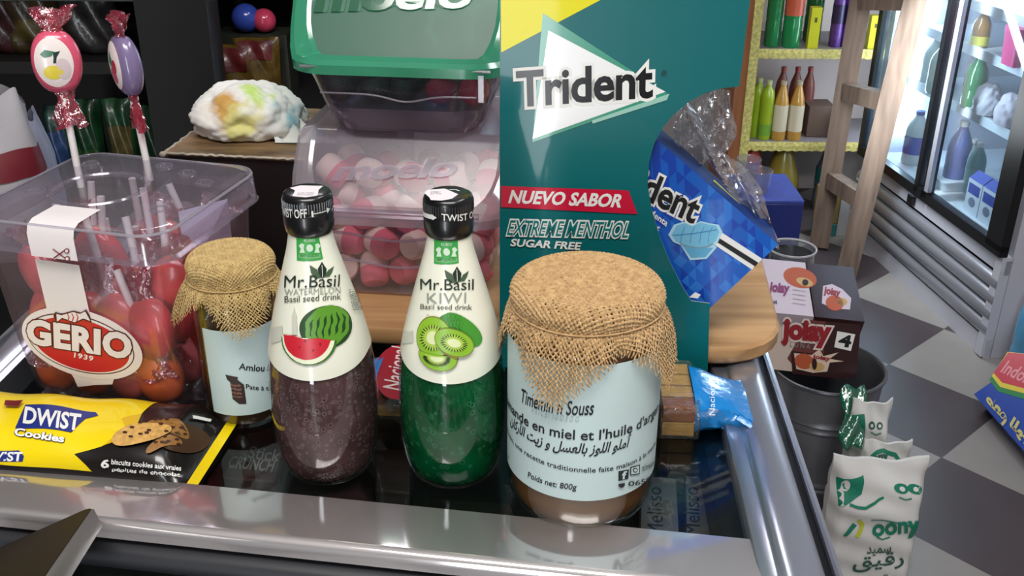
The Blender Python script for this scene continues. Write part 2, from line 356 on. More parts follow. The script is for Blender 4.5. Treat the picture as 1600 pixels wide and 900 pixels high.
# ------------------------------------------------------------------ glass topped counter
S1, S2 = atZ(0, 725, .9745), atZ(1176, 841, .9745); N1, N2 = atZ(300, 829, .978), atZ(800, 887, .978)
ud = (S2 - S1); ud[2] = 0; ud /= np.linalg.norm(ud); vd = np.array([ud[1], -ud[0], 0])           # along the front edge, and towards the camera
wid = abs(((N1 - S1) @ vd + (N2 - S1) @ vd) / 2)
def extr(mb, prof, a, b, along, out, m, closed=True):
    """profile (q along out, z) swept from a to b"""
    P = [[np.array([e[0], e[1], 0]) + out * q + np.array([0, 0, z]) for q, z in prof] for e in (a, b)]
    k = mb.n; mb.grid(P, m, closed); n = len(prof)
    if closed:
        j = mb.mi(m); mb.F += [tuple(k + i for i in range(n)), tuple(k + n + i for i in range(n))[::-1]]; mb.K += [j, j]
RL1, RL2 = atZ(1142, 695, .977), atZ(1176, 841, .977); rd = RL1 - RL2; rd[2] = 0; rd /= np.linalg.norm(rd); ro = np.array([rd[1], -rd[0], 0])
CBASE = np.array([-.08, .7, 0.0])
ctr = empty('display_counter', CBASE, 'glass topped steel display counter carrying the sweets and bottles', 'counter')
def pt(o, a, b): return o + rd * a + ro * b
Lx = .55
A = S1 - ud * .22; B = S2.copy()
mb = MB(); r = .006
prof = [(0, .962), (0, .9737), (.001, .9745), (wid - r, .9781)] + [(wid - r + r * math.sin(q), .9781 - r + r * math.cos(q)) for q in np.linspace(.08, PI / 2, 16)] + [(wid, .967), (wid - .01, .963)]
extr(mb, prof, A, B + ud * .004, ud, vd, STEEL); mb.build('front_steel_strip', ctr, smooth=9)
mb = MB(); c0 = wid - .004
prof = [(c0 - .02, .963), (c0 + .001, .963)] + [(c0 + .001 + .009 * math.sin(q), .954 + .0085 * math.cos(q)) for q in np.linspace(.3, PI - .3, 8)] + [(c0 - .02, .945)]
extr(mb, prof, A, B + ud * .03, ud, vd, RUBBER); mb.build('front_edge_seal', ctr)
# right rail
e0 = RL2 - rd * .15; e1 = RL1 + rd * .42
mb = MB(); prof = [(-.001, .955), (-.001, .9765), (0, .9775), (.0085, .9775)] + [(.0095 + .0125 * (1 - math.cos(q)), .9775 + .004 * math.sin(q)) for q in np.linspace(.15, PI - .12, 14)] + [(.0345, .9775), (.0352, .955)]
extr(mb, prof, e0, e1, rd, ro, STEELR); mb.build('steel_rail', ctr, smooth=60)
mb = MB(); extr(mb, [(.0345, .90), (.0345, .966), (.045, .962), (.045, .90)], e0, e1, rd, ro, BLACKP); mb.build('side_gasket', ctr)
mb = MB(); extr(mb, [(.045, .0), (.045, .966), (.0465, .9675), (.049, .9665), (.050, .96), (.050, 0)], e0, e1, rd, ro, STEELR); mb.build('side_panel', ctr)
# left rail
l1 = atZ(0, 603, .975); l2 = l1 + rd * .6
mb = MB(); prof = [(.0, .955), (.0, .9775)] + [(-.004 - .012 * (1 - math.cos(q)), .9775 + .0035 * math.sin(q)) for q in np.linspace(.15, PI - .12, 10)] + [(-.035, .9775), (-.036, .955)]
extr(mb, prof[::-1], l1 - rd * .2, l2 - rd * .1, rd, ro, STEELR); mb.build('steel_rail', ctr, smooth=60)
mb = MB(); extr(mb, [(-.036, 0), (-.036, .966), (-.04, .966), (-.04, 0)], l1 - rd * .2, l2 - rd * .1, rd, ro, STEELR); mb.build('side_panel', ctr)
# glass top
bk = pt(RL2, .56, 0); g = [S1 + vd * .006 - ud * .012, S2 + vd * .006 + ud * .004, bk, l2 - rd * .12]
mb = MB(); mb.prism([p[:2] for p in g], .964, ZC, thin('counter_glass', (226, 232, 230), .0, (255, 255, 255), .03, .025)); mb.build('glass_top', ctr, smooth=0)
DARK = pm('dark_case_lining', (30, 27, 27), .6, var=.2, vscale=30)
gi = [S1 - ud * .03 + vd * .03, S2 + ud * .012 + vd * .03, bk + ro * .012, l2 - rd * .12 - ro * .03]
mb = MB(); mb.prism([p[:2] for p in gi], .90, .91, DARK); mb.build('display_shelf', ctr, smooth=0)
mb = MB(); extr(mb, [(-.014, .905), (-.014, .963), (-.001, .963), (-.001, .905)], RL2 - rd * .0, e1, rd, ro, BLACKP); mb.build('inner_gasket', ctr)
mb = MB(); q0 = pt(l1, -.05, -.035); q1 = pt(e0, .08, .035)
f0 = [q0 + np.array([0, 0, -q0[2]]), q1 + np.array([0, 0, -q1[2]])]
mb.prism([f0[0][:2], f0[1][:2], (bk + ro * .035)[:2], (l2 - rd * .12 - ro * .035)[:2]], .05, .72, pm('counter_body', (58, 58, 62), .4, var=.05)); mb.build('cabinet_base', ctr, smooth=0)
mb = MB(); mb.prism([(bk - ro * .55)[:2], (bk + ro * .044)[:2], (bk + ro * .044 + rd * .015)[:2], (bk - ro * .55 + rd * .015)[:2]], 0, .955, pm('counter_body', (58, 58, 62))); mb.build('back_panel', ctr, smooth=0)
# slanted lower front pane with a ledge of sweets behind it
s0 = A + vd * (wid - .012); s1 = B + ud * .03 + vd * (wid - .012)
mb = MB(); P = [[s0 + [0, 0, -.035 - .0], s1 + [0, 0, -.035]]]
for k in range(1, 7): P.append([s0 + vd * (.028 * k) + [0, 0, -.035 - .008 * k * k * .6], s1 + vd * (.028 * k) + [0, 0, -.035 - .008 * k * k * .6]])
mb.grid(P, thin('front_pane_glass', (225, 230, 230), .02, (210, 210, 210), .04, .08)); fp = mb.build('front_pane', ctr)
md = fp.modifiers.new('solid', 'SOLIDIFY'); md.thickness = .004; md.offset = -1
mb = MB(); mb.prism([(s0 - vd * .02)[:2], (s1 - vd * .02)[:2], (s1 + vd * .19)[:2], (s0 + vd * .19)[:2]], .72, .735, pm('ledge_lining', (70, 66, 66), .5)); mb.build('display_ledge', ctr, smooth=0)

# ------------------------------------------------------------------ sweets inside the counter
def bar(name, label, cat, pxs, z, th, body, art=None, group=None):
    """flat slab whose top outline is given by four pixels at height z"""
    P = [atZ(x, y, z) for x, y in pxs]; c = sum(P) / 4
    e = empty(name, (c[0], c[1], z - th), label, cat, group); m = MB(); m.prism([p[:2] for p in P], z - th, z, body, bev=min(.0015, th / 3)); m.build('wrapper', e, smooth=30)
    if art:
        a = MB(); art(Art(a, Plane(P[3], P[2] - P[3], P[0] - P[3]))); a.build('printed_front', e, smooth=0)
    return e
GB = pm('greyish_bar_wrap', (112, 106, 108), .35, var=.08); DR = pm('dark_red_pack', (74, 30, 34), .4, var=.15)
for k, (xs, tx, which) in enumerate((((1002, 1057, 1062, 1000), 'elisso', 'the one nearer the big jar'), ((1071, 1128, 1136, 1072), 'elisso', 'the one nearer the black rail'))):
    bar('chocolate_bar', 'grey wrapped bar under the glass, ' + which, 'chocolate bar', [(xs[0], 742), (xs[1], 746), (xs[2], 846), (xs[3], 842)], .932, .022, GB,
        lambda a, k=k: a.text('Melisso', (1037 + k * 58, 838), (1033 + k * 58, 762), (1012 + k * 58, 836), BLACK, 0), 'bars under the glass')
bar('chocolate_pack', 'dark red chocolate pack under the glass right of the cookie pack', 'pack', [(372, 664), (452, 670), (430, 752), (325, 744)], .935, .025, DR,
    lambda a: (a.text('Stick', (386, 716), (436, 722), (392, 697), pm('pale_print', (160, 150, 150), .5), .01), a.text('CRUNCH', (354, 731), (425, 738), (362, 712), pm('pale_print', (160, 150, 150), .5), .02)))
bar('chocolate_pack', 'brown sweets pack lying deep under the glass between the two bottles', 'pack', [(588, 700), (640, 702), (640, 770), (586, 765)], .925, .015, pm('brown_pack', (64, 50, 40), .4, var=.2))
bar('chocolate_pack', 'black and brown slab under the glass in front of the green bottle', 'pack', [(672, 778), (800, 788), (810, 815), (668, 800)], .925, .015, pm('brown_slab', (50, 42, 38), .4, var=.2))
bar('chocolate_pack', 'olive wrapped pack under the glass behind the two grey bars', 'pack', [(1045, 692), (1108, 690), (1112, 735), (1045, 738)], .935, .02, pm('olive_pack', (92, 88, 70), .3, var=.2))

# ------------------------------------------------------------------ the two drink bottles
def on(x, y, Y=None, z=ZC): return atZ(x, y, z)
BPROF = [(.0, .0), (.022, .0), (.0262, .0015), (.0285, .006), (.0308, .014), (.0325, .026), (.0334, .038), (.0336, .05), (.0331, .064), (.0322, .078), (.0308, .09), (.0282, .103), (.0248, .117), (.0212, .13), (.0173, .144), (.0142, .155), (.0124, .164), (.0118, .17), (.0118, .18)]
BPROF = [(r, z * .982) for r, z in BPROF]
LIME = pm('label_green', (58, 160, 72), .4); LIME2 = pm('label_green_dark', (30, 96, 44), .45); CREAM = pm('cream_label', (240, 240, 222), .35, coat=.3)
def bottle(px, label, which):
    c = atZ(px[0], px[1], ZC); e = empty('drink_bottle', c, label, 'bottle', 'basil seed drinks'); m = MB()
    m.lathe(BPROF, thin('bottle_glass', (238, 244, 240), .0, (255, 255, 255), .02, .075), c, 56); m.build('glass_body', e, smooth=60)
    inner = [(max(r - .0012, 0), max(z, .003)) for r, z in BPROF if z < .157]; inner = [(0, .0035)] + inner[1:] + [(0, .152)]
    dm = drink('watermelon_drink', (122, 84, 88), (184, 152, 154), (46, 26, 30), 270, .4, .68) if which == 'w' else drink('kiwi_drink', (10, 106, 60), (84, 170, 120), (6, 66, 38), 230, .35, .45)
    m = MB(); m.lathe(inner, dm, c, 56); m.build('drink', e, smooth=60)
    CP = [(0, .1905), (.0118, .1905), (.0135, .1895), (.0143, .1875), (.0143, .1805), (.0138, .1795), (.0145, .1785), (.0145, .1715), (.0138, .1675), (.0126, .166), (.0116, .168)]
    m = MB(); cap = pm('black_cap', (18, 18, 20), .3, coat=.3); CP = [(r, z - .0034) for r, z in CP]; m.lathe(CP, cap, c, 56)
    for k in range(56):
        a = 2 * PI * k / 56; m.box((c[0] + .0143 * math.sin(a), c[1] - .0143 * math.cos(a), c[2] + .1806), (.0005, .0005, .006), cap)
    cs = Lathe(c, [(.0145, .16), (.0145, .20)], .0145, .002); a = Art(m, cs)
    if which == 'w':
        a.text('TWIST OFF', (421, 336), (480, 340), (421, 322), WHITE, .012); a.line([(489, 334), (500, 332), (512, 328)], 1.5, WHITE); a.poly([(486, 330), (489, 329), (490, 339), (487, 339)], WHITE); a.poly([(509, 324), (515, 326), (511, 333)], WHITE)
    else:
        a.text('TWIST OFF', (690, 344), (748, 336), (690, 333), WHITE, .012); a.line([(660, 332), (668, 337), (677, 339)], 1.8, WHITE); a.poly([(675, 334), (683, 340), (676, 344)], WHITE)
    m.build('cap', e, smooth=50)
    top = Plane(c + [0, 0, .1871], (1, 0, 0), (0, 1, 0)); m = MB(); a = Art(m, top)
    if which == 'w':
        a.poly([(453, 294), (470, 290), (505, 291), (498, 297), (496, 306), (478, 309), (457, 307), (461, 298)], pm('price_sticker', (226, 216, 220), .6)); a.up().text('16/01/2023', (464, 306), (489, 306), (466, 301), GREY)
    else:
        a.poly([(663, 302), (668, 297), (695, 295), (716, 304), (706, 311), (690, 314), (673, 313), (671, 309)], pm('price_sticker', (226, 216, 220), .6)); a.up().text('SPRL', (672, 305), (690, 304), (673, 300), GREY)
        a.line([(702, 297), (712, 297), (718, 299)], 2, WHITE)
    m.build('cap_sticker', e, smooth=0)
    # wrap label, lower edge dipping at the front
    m = MB(); A_ = np.linspace(-PI, PI, 73); P = []
    for k in range(20):
        f = k / 19; row = []
        for t in A_:
            lo = .0805 + .0075 * min(1, (abs(t) / 1.35) ** 2); h = lo + (.1635 - lo) * f; R = np.interp(h, [z for r, z in BPROF], [r for r, z in BPROF]) + .0003
            row.append((c[0] + R * math.sin(t), c[1] - R * math.cos(t), c[2] + h))
        P.append(row)
    m.grid(P, CREAM)
    a = Art(m, Lathe(c, BPROF, .026, .0025), .0006); a.pxtext = True
    if which == 'w':
        tab = [(463, 357), (496, 357), (504, 404), (465, 406)]; tx = [((446, 449), (528, 447), (447, 430)), ((447, 461), (530, 457), (447, 451)), ((447, 472), (531, 467), (447, 462))]; nm = 'WATERMELON'; lf = (503, 433); cr = (484, 387)
    else:
        tab = [(679, 363), (714, 362), (716, 410), (679, 411)]; tx = [((659, 452), (738, 452), (659, 435)), ((669, 473), (727, 472), (669, 457)), ((659, 482), (736, 483), (659, 474))]; nm = 'KIWI'; lf = (714, 440); cr = (698, 393)
    a.poly(tab, LIME); a.up()
    pale = pm('pale_print_green', (206, 226, 200), .5)
    a.ell(cr, (cr[0] + 5, cr[1]), (cr[0], cr[1] - 6), pale, 16)
    for sx in (-1, 1):
        x, y = cr; a.poly([(x + sx * 7, y + 7), (x + sx * 9, y), (x + sx * 8, y - 6), (x + sx * 12, y - 8), (x + sx * 16, y - 4), (x + sx * 13, y + 1), (x + sx * 15, y + 7)], pale)
    a.poly([(cr[0] - 16, cr[1] + 9), (cr[0] + 16, cr[1] + 9), (cr[0] + 16, cr[1] + 15), (cr[0] - 16, cr[1] + 15)], pm('label_green_mid', (110, 178, 110), .5)); a.up().text('BEST QUALITY', (cr[0] - 14, cr[1] + 14), (cr[0] + 14, cr[1] + 14), (cr[0] - 14, cr[1] + 10), LIME2)
    a.text('RUBEE', (cr[0] - 8, cr[1] - 10), (cr[0] + 8, cr[1] - 10), (cr[0] - 8, cr[1] - 14), pale)
    x, y = lf; ink = pm('leaf_ink', (28, 44, 32), .5); ink2 = pm('leaf_ink_soft', (70, 92, 66), .5)
    a.poly([(x - 19, y - 20), (x - 8, y - 13), (x - 2, y), (x - 11, y + 1), (x - 17, y - 8)], ink2); a.poly([(x + 17, y - 18), (x + 8, y - 12), (x + 2, y - 1), (x + 10, y - 2), (x + 14, y - 8)], ink2)
    a.poly([(x - 1, y - 25), (x + 6, y - 14), (x + 5, y - 4), (x, y + 1), (x - 5, y - 4), (x - 7, y - 14)], ink); a.up().line([(x - 1, y - 20), (x, y - 1)], .8, CREAM)
    a.text('Mr.Basil', *tx[0], ink, 0); a.text(nm, *tx[1], pm('silver_print', (152, 158, 146), .5), 0, 1.1 if which == 'k' else 1); a.text('Basil seed drink', *tx[2], pm('dark_olive_ink', (70, 78, 62), .5), 0)
    sk = pm('skyline_print', (205, 206, 192), .5)
    if which == 'w':
        a.poly([(458, 522), (458, 492), (460, 486), (461, 478), (463, 486), (465, 492), (466, 522)], sk); a.poly([(426, 512), (444, 508), (444, 530), (426, 536)], sk)
        a.up(); rind = pm('melon_green', (92, 150, 44), .4); dk = pm('melon_stripe', (26, 66, 24), .45)
        a.ell((511, 510), (548, 506), (515, 476), dk, 40); a.up()
        for k in range(7):
            f = -1 + k * .33; xs = []
            for q in np.linspace(-1, 1, 13): xs.append((511 + 30 * f * math.sqrt(max(0, 1 - q * q)) + 5 * q * -1 + 1.2 * math.sin(q * 9 + k), 508 + 30 * q))
            a.line(xs, 5.5, rind)
        a.up(2); a.poly([(444, 521)] + [(484 + 41 * math.cos(t), 528 + 41 * math.sin(t)) for t in np.linspace(PI, 0.05, 24)] + [(523, 530), (480, 526)], pm('melon_skin', (64, 112, 40), .4)); a.up()
        a.poly([(444, 521)] + [(483 + 38 * math.cos(t), 527 + 40 * math.sin(t)) for t in np.linspace(PI, 0.05, 24)] + [(520, 530), (480, 526)], pm('melon_white', (236, 238, 206), .4)); a.up()
        a.poly([(446, 521)] + [(481 + 34 * math.cos(t), 526 + 34 * math.sin(t)) for t in np.linspace(PI, 0.05, 24)] + [(516, 529), (497, 526), (476, 527), (460, 522)], pm('melon_red', (206, 36, 52), .35))
        for xx, yy in ((470, 540), (490, 545), (478, 530), (500, 535)): a.up().ell((xx, yy), (xx + 1.3, yy), (xx, yy + 2), pm('melon_seed', (130, 16, 30), .4), 8)
        for k, ln in enumerate(('16/01/2023', '15/01/2025', '02/06/L60')): a.text(ln, (548 + k * 5 - 9, 452 + 3 * k), (556 + k * 5 - 9, 484), (552 + k * 5 - 9, 451 + 3 * k), ink)
    else:
        a.poly([(668, 490), (672, 490), (673, 500), (667, 500)], sk); a.poly([(632, 520), (648, 516), (648, 534), (630, 536)], sk); a.up()
        lg = pm('kiwi_leaf', (72, 150, 52), .4); a.ell((722, 515), (750, 522), (716, 490), lg, 30); a.ell((702, 507), (722, 500), (706, 525), pm('kiwi_leaf_dark', (54, 128, 42), .4), 24); a.up()
        def slice_(c0, ax, bx, a0=0, a1=2 * PI, skin=None):
            c0 = np.array(c0, float); ax = np.array(ax, float); bx = np.array(bx, float)
            for sc, mm in ((1.06, pm('kiwi_skin', (128, 124, 40), .5)), (1, pm('kiwi_flesh', (142, 190, 52), .35)), (.62, pm('kiwi_flesh_light', (176, 208, 84), .35))):
                a.ell(c0, c0 + ax * sc, c0 + bx * sc, mm, 36, a0, a1); a.up()
            for k in range(26):
                t = a0 + (a1 - a0) * (k + .5) / 26; u = ax * math.cos(t) + bx * math.sin(t); n_ = np.array([-u[1], u[0]]); n_ = n_ / np.linalg.norm(n_) * .9
                a.poly([c0 + u * .42, c0 + u * .58 + n_, c0 + u * .72, c0 + u * .58 - n_], pm('kiwi_seed', (40, 52, 18), .4))
            a.up().ell(c0, c0 + ax * .34, c0 + bx * .34, pm('kiwi_core', (226, 234, 178), .35), 24, a0, a1); a.up()
        slice_((678, 526), (28, 4), (-4, 30)); slice_((684, 556), (29, 3), (0, 20), -.25, PI + .1)
        a.poly([(682, 524), (694, 549), (712, 558), (730, 545), (737, 530)], pm('kiwi_brown', (150, 128, 50), .5)); a.up(); slice_((709, 532), (27, 8), (-5, 19))
    m.build('label', e, smooth=60)
    return e
bottle((516, 723), 'watermelon basil seed drink bottle with dusky pink contents and black cap', 'w')
bottle((710, 728), 'kiwi basil seed drink bottle with deep green contents and black cap', 'k')

# ------------------------------------------------------------------ jars under burlap
def burlap_mat(name, c1, c2):
    t = NT(name); b = t.n('ShaderNodeBsdfPrincipled'); b.inputs['Roughness'].default_value = .85; b.inputs['Sheen Weight'].default_value = .2
    nz = t.n('ShaderNodeTexNoise'); nz.inputs['Scale'].default_value = 260; nz.inputs['Detail'].default_value = 3; t.l(t.coord(), nz.inputs[0])
    t.l(t.ramp(nz.outputs[0], [(.3, lin(c1)), (.7, lin(c2))]), b.inputs['Base Color']); t.l(b.outputs[0], t.out.inputs[0]); return t.m
def burlap(mb, c, size, rot, ztop, R, drop, mat, pitch, fringe=4, flare=.25, seedv=1, hang=1.0):
    """real woven threads of a square cloth tied over a round lid; rot = azimuth of one corner (0 faces -Y)"""
    rs = np.random.RandomState(seedv); rho = .007; s1 = R - rho; s2 = s1 + rho * PI / 2; s3 = s2 + drop
    def surf(u, v):
        r = np.hypot(u, v); ph = np.arctan2(v, u); k = np.floor(ph / (PI / 2)); dl = ph - (k + .5) * PI / 2; x = np.clip(dl / (PI / 4), -1, 1)
        p = np.clip(r / R * .82, 1, 1.9); g = np.sign(x) * (1 - (1 - np.abs(x)) ** p) * PI / 4
        blend = np.clip((r - s1) / (s3 - s1), 0, 1); th = rot + k * PI / 2 + (dl * (1 - blend) + g * blend)
        edge = np.abs(x) ** 3
        t0 = np.clip(r - s1, 0, rho * PI / 2) / rho; t1 = np.clip(r - s2, 0, drop); t2 = np.clip(r - s3, 0, None)
        rad = np.minimum(r, s1) + rho * np.sin(t0); z = ztop + .0015 * np.cos(np.clip(r / R, 0, 1) * PI / 2) - rho * (1 - np.cos(t0)) - t1
        rad = rad - .0012 * np.sin(np.clip(t1 / drop, 0, 1) * PI / 2)
        gath = np.clip(t1 / drop, 0, 1) * np.exp(-t2 / .02)
        rad = rad + .0006 * gath * np.sin(th * 38) + .0045 * (1 - np.exp(-t2 / .006)) + t2 * (flare * (1 - edge) + .02) + .0035 * np.clip(t2 / .015, 0, 1) * np.sin(th * 9 + 1) * (.4 + edge)
        z = z - t2 * .93 * hang * (1 + .28 * (1 - edge))
        return np.stack([c[0] + rad * np.sin(th), c[1] - rad * np.cos(th), c[2] + z], -1)
    n = int(size / pitch); h = size / 2; e = 2e-4; tr = pitch * .44
    for ax in (0, 1):
        for i in range(n + 1):
            if i < fringe or i > n - fringe: continue
            a = -h + i * pitch + rs.uniform(-.08, .08) * pitch
            j0 = rs.uniform(-.2, 1.5); j1 = rs.uniform(-.2, 1.5); b = np.arange(n + 1) * pitch - h; b = b[int(max(j0, 0)):n + 1 - int(max(j1, 0))]
            wv = a + rs.uniform(-.12, .12) * pitch * np.sin(b * 180 + i)
            frz = np.clip((np.abs(b) - (h - fringe * pitch)) / (fringe * pitch), 0, 1); wv = wv + frz * rs.uniform(-.9, .9) * pitch
            u, v = (wv, b) if ax == 0 else (b, wv)
            P = surf(u, v); N = np.cross(surf(u + e, v) - surf(u - e, v), surf(u, v + e) - surf(u, v - e)); N /= np.linalg.norm(N, axis=1)[:, None] + 1e-12
            idx = np.round((b + h) / pitch).astype(int); sgn = np.where((idx + i + ax) % 2 == 0, 1.0, -1.0)
            P = P + N * (sgn * tr * .55 + tr)[:, None]
            if len(P) < 4: continue
            tg = np.gradient(P, axis=0); tg /= np.linalg.norm(tg, axis=1)[:, None] + 1e-12; sd = np.cross(N, tg); w_ = tr * rs.uniform(.8, 1.1); hh = tr * .6
            taper = ((1 - .45 * frz) * (1 - .46 * np.clip((np.hypot(u, v) - s3) / .012, 0, 1)))[:, None]
            rings = np.stack([P + sd * w_ * taper, P + N * hh * taper, P - sd * w_ * taper, P - N * hh * taper], 1)
            mb.grid(rings, mat, True)
BUR1 = burlap_mat('burlap_big', (168, 132, 86), (206, 170, 120)); BUR2 = burlap_mat('burlap_small', (168, 138, 84), (204, 176, 116)); MINT = pm('mint_paper_label', (206, 226, 224), .55, var=.02, vscale=60)
INK = pm('label_ink', (24, 26, 30), .5)
def jar(c, label, r, h, hb, lidr, prof_in, mat, cat='jar'):
    e = empty('almond_paste_jar', c, label, cat, 'burlap topped jars'); m = MB()
    P = [(0, 0), (r * .82, 0), (r * .93, .003), (r * .985, .009), (r, .016), (r, hb - .008), (r * .97, hb - .002), (r * .9, hb + .003), (lidr * .93, hb + .007), (lidr * .93, h - .002)]
    m.lathe(P, thin('bottle_glass'), c, 56); m.build('glass_body', e, smooth=50)
    q = [(0, .004)] + [(max(0, a - .0022), max(.004, b)) for a, b in P[1:-1]] + [(0, hb)]; m = MB(); m.lathe(q, mat, c, 48); m.build('almond_paste', e, smooth=50)
    m = MB(); m.lathe([(0, h), (lidr - .002, h), (lidr, h - .002), (lidr, h - .014), (lidr * .95, h - .015)], pm('gold_lid', (96, 72, 42), .5, .3), c, 48); m.build('lid', e)
    return e, P
PASTE = pm('almond_paste', (128, 84, 52), .35, var=.12, vscale=25, coat=.4)
def lab(m, c, r, h0, h1, a0, a1):
    A_ = np.linspace(a0, a1, 60); m.grid([[(c[0] + (r + .0004) * math.sin(t), c[1] - (r + .0004) * math.cos(t), c[2] + z) for t in A_] for z in np.linspace(h0, h1, 6)], MINT)
jc = atZ(905, 766, ZC); R1 = .0446
e, P = jar(jc, 'large glass jar of almond paste with pale label and burlap cover', R1, .143, .122, .0405, None, PASTE)
m = MB(); lab(m, jc, R1, .0262, .1155, -1.75, 1.85); a = Art(m, Lathe(jc, [(R1, 0), (R1, .2)], R1, .004), .0008)
a.text('Timemin n Souss', (815, 627), (926, 647), (817, 606), INK, .012); a.text('H E I C E I  I O O E O O', (832, 643), (904, 658), (833, 635), pm('faint_print', (176, 190, 190), .5))
a.text("L'amande en miel et l'huile d'argan", (787, 628), (1026, 645), (787, 608), INK, .014); a.text(arab('أملو اللوز بالعسل و زيت الأركان'), (799, 665), (980, 702), (801, 643), INK, .02)
a.text('100% bio, une recette traditionnelle faite maison à la meule', (789, 667), (1022, 695), (789, 658), INK, .006); a.text('Poids net: 800g', (826, 747), (900, 767), (827, 736), INK, .012)
a.text('ml 800 ml', (789, 706), (797, 718), (789, 700), INK, 0)
a.poly([(965, 735), (981, 732), (980, 747), (965, 750)], INK); a.up().text('f', (970, 748), (977, 747), (971, 735), MINT, .03)
x, y = 990, 733
for s_, mm in ((7.4, INK), (5.9, MINT)): a.up().poly([(x - s_, y - s_ * .8 + 1), (x + s_, y - s_ - 1), (x + s_, y + s_ - 1), (x - s_, y + s_ + 1)], mm)
a.up().ell((x, y), (x + 3.6, y), (x, y - 3.8), INK, 16); a.up().ell((x, y), (x + 2.2, y), (x, y - 2.4), MINT, 16)
a.text('timemin', (1000, 735), (1021, 722), (1000, 726), INK, .006); a.text('0658091', (979, 758), (1020, 742), (979, 750), INK, .012); a.ell((969, 755), (974, 755), (969, 760), INK, 14, -.6, PI + .2)
m.build('label', e, smooth=50)
m = MB(); burlap(m, jc, .136, -.42, .1445, .0425, .006, BUR1, .0021, 3, .16, 3); m.build('burlap_cover', e, smooth=0)
m = MB(); m.tube([(jc[0] + .0436 * math.sin(t), jc[1] - .0436 * math.cos(t), jc[2] + .1325 + .0005 * math.sin(3 * t)) for t in np.linspace(0, 2 * PI, 60)], .0006, BUR1, 5); m.build('tie_string', e)
sc = atZ(389, 641, ZC); R2 = .0283
e, P = jar(sc, 'small jar of dark almond paste with burlap cover behind the watermelon bottle', R2, .119, .101, .026, None, pm('dark_paste', (84, 58, 36), .3, var=.15, vscale=30, coat=.4))
m = MB(); lab(m, sc, R2, .014, .078, -.62, 1.3); a = Art(m, Lathe(sc, [(R2, 0), (R2, .2)], R2, .004), .0008)
a.text('Amlou à', (373, 576), (421, 579), (374, 566), INK, .012); a.text('Pate à tartiner', (384, 606), (440, 607), (384, 599), INK, .008)
a.poly([(353, 584), (372, 588), (371, 592), (381, 600), (385, 630), (374, 630), (364, 622), (360, 596), (356, 592)], pm('vase_print', (52, 36, 32), .5)); a.up()
for k, tx in enumerate(('Amande', 'Miel', 'Huile', "d'argan")): a.text(tx, (361 + k, 602 + 6 * k), (376 + k, 603 + 6 * k), (361 + k, 598 + 6 * k), pm('vase_text', (190, 130, 110), .5))
m.build('label', e, smooth=50)
m = MB(); burlap(m, sc, .104, .36, .1205, .0275, .008, BUR2, .0017, 3, .3, 8, .85); m.build('burlap_cover', e, smooth=0)
m = MB(); m.tube([(sc[0] + .0292 * math.sin(t), sc[1] - .0292 * math.cos(t), sc[2] + .106) for t in np.linspace(0, 2 * PI, 50)], .0005, BUR2, 5); m.build('tie_string', e)

# ------------------------------------------------------------------ cookie pack
YEL = pm('cookie_yellow', (244, 214, 18), .28, coat=.4); CBLK = pm('cookie_black', (24, 20, 19), .28, coat=.4); NAVY = pm('cookie_blue', (38, 52, 128), .3)
pa = atZ(376, 657, .972); pb = atZ(309, 763, .972); vdir = (pa - pb); Wd = np.linalg.norm(vdir); vdir /= Wd; udir = np.array([vdir[1], -vdir[0], 0])
class Pack:
    maxlen = .006; H = .021; L = .215
    def hgt(s, u, v):
        q = np.clip(1 - np.abs(2 * v / Wd - 1) ** 3.2, 0, 1) ** .6; k = np.clip((-u - .007) / .02, 0, 1); k = k * k * (3 - 2 * k)
        return .0015 + s.H * q * k + .0012 * np.sin(u * 120 + v * 60) * q * k
    def map(s, u, v, o): z = s.hgt(u, v) + o; return pb[None] + u[:, None] * udir + v[:, None] * vdir + np.stack([0 * z, 0 * z, z], 1)
    def px(s, x, y):
        d = ray(x, y); t0 = (pb[2] + .026 - CAM[2]) / d[2]; t1 = (pb[2] - CAM[2]) / d[2]; t = np.linspace(t0, t1, 160); p = CAM + t[:, None] * d - pb
        u, v = p @ udir, p @ vdir; g = p[:, 2] - s.hgt(u, np.clip(v, 0, Wd)); g[(v < 0) | (v > Wd)] = 1; i = np.where(g <= 0)[0]; i = i[0] if len(i) else 159
        return (u[i], min(max(v[i], .0004), Wd - .0004))
pk = Pack(); ce = empty('cookie_pack', pb - udir * .1 + vdir * Wd / 2 + [0, 0, ZC - pb[2]], 'yellow and black cookie pack lying at the front left of the glass', 'cookie pack')
us = np.linspace(-pk.L, 0, 60); vs = np.linspace(0, Wd, 30); UU, VV = np.meshgrid(us, vs, indexing='ij'); m = MB()
m.grid(pk.map(UU.ravel(), VV.ravel(), 0).reshape(60, 30, 3), CBLK)
bot = pk.map(UU.ravel(), VV.ravel(), 0); bot[:, 2] = ZC + .0004; m.grid(bot.reshape(60, 30, 3)[::-1], CBLK)
a = Art(m, pk, .0004, .00025); a.pxtext = True
a.uvpoly([(-.0075, 0), (.0, 0), (.0, Wd), (-.0075, Wd)], YEL)
yl = [(222, 647), (214, 662), (192, 684), (160, 698), (116, 711), (128, 722), (143, 738)]; U_ = [pk.px(*p) for p in yl]
a.uvpoly([(-pk.L + .002, Wd - .001), (U_[0][0], Wd - .001)] + U_ + [(U_[-1][0] + .001, .001), (-pk.L + .002, .001)], YEL); a.up()
a.poly([(190, 655), (222, 648), (215, 664), (190, 688), (160, 698), (178, 684), (196, 668)], pm('cookie_gold', (222, 178, 30), .3)); a.up()
a.poly([(40, 634), (150, 646), (154, 651), (134, 656), (112, 678), (78, 672), (24, 671), (28, 662)], NAVY); a.up(); a.text('DWIST', (36, 664), (124, 676), (40, 637), WHITE, .03)
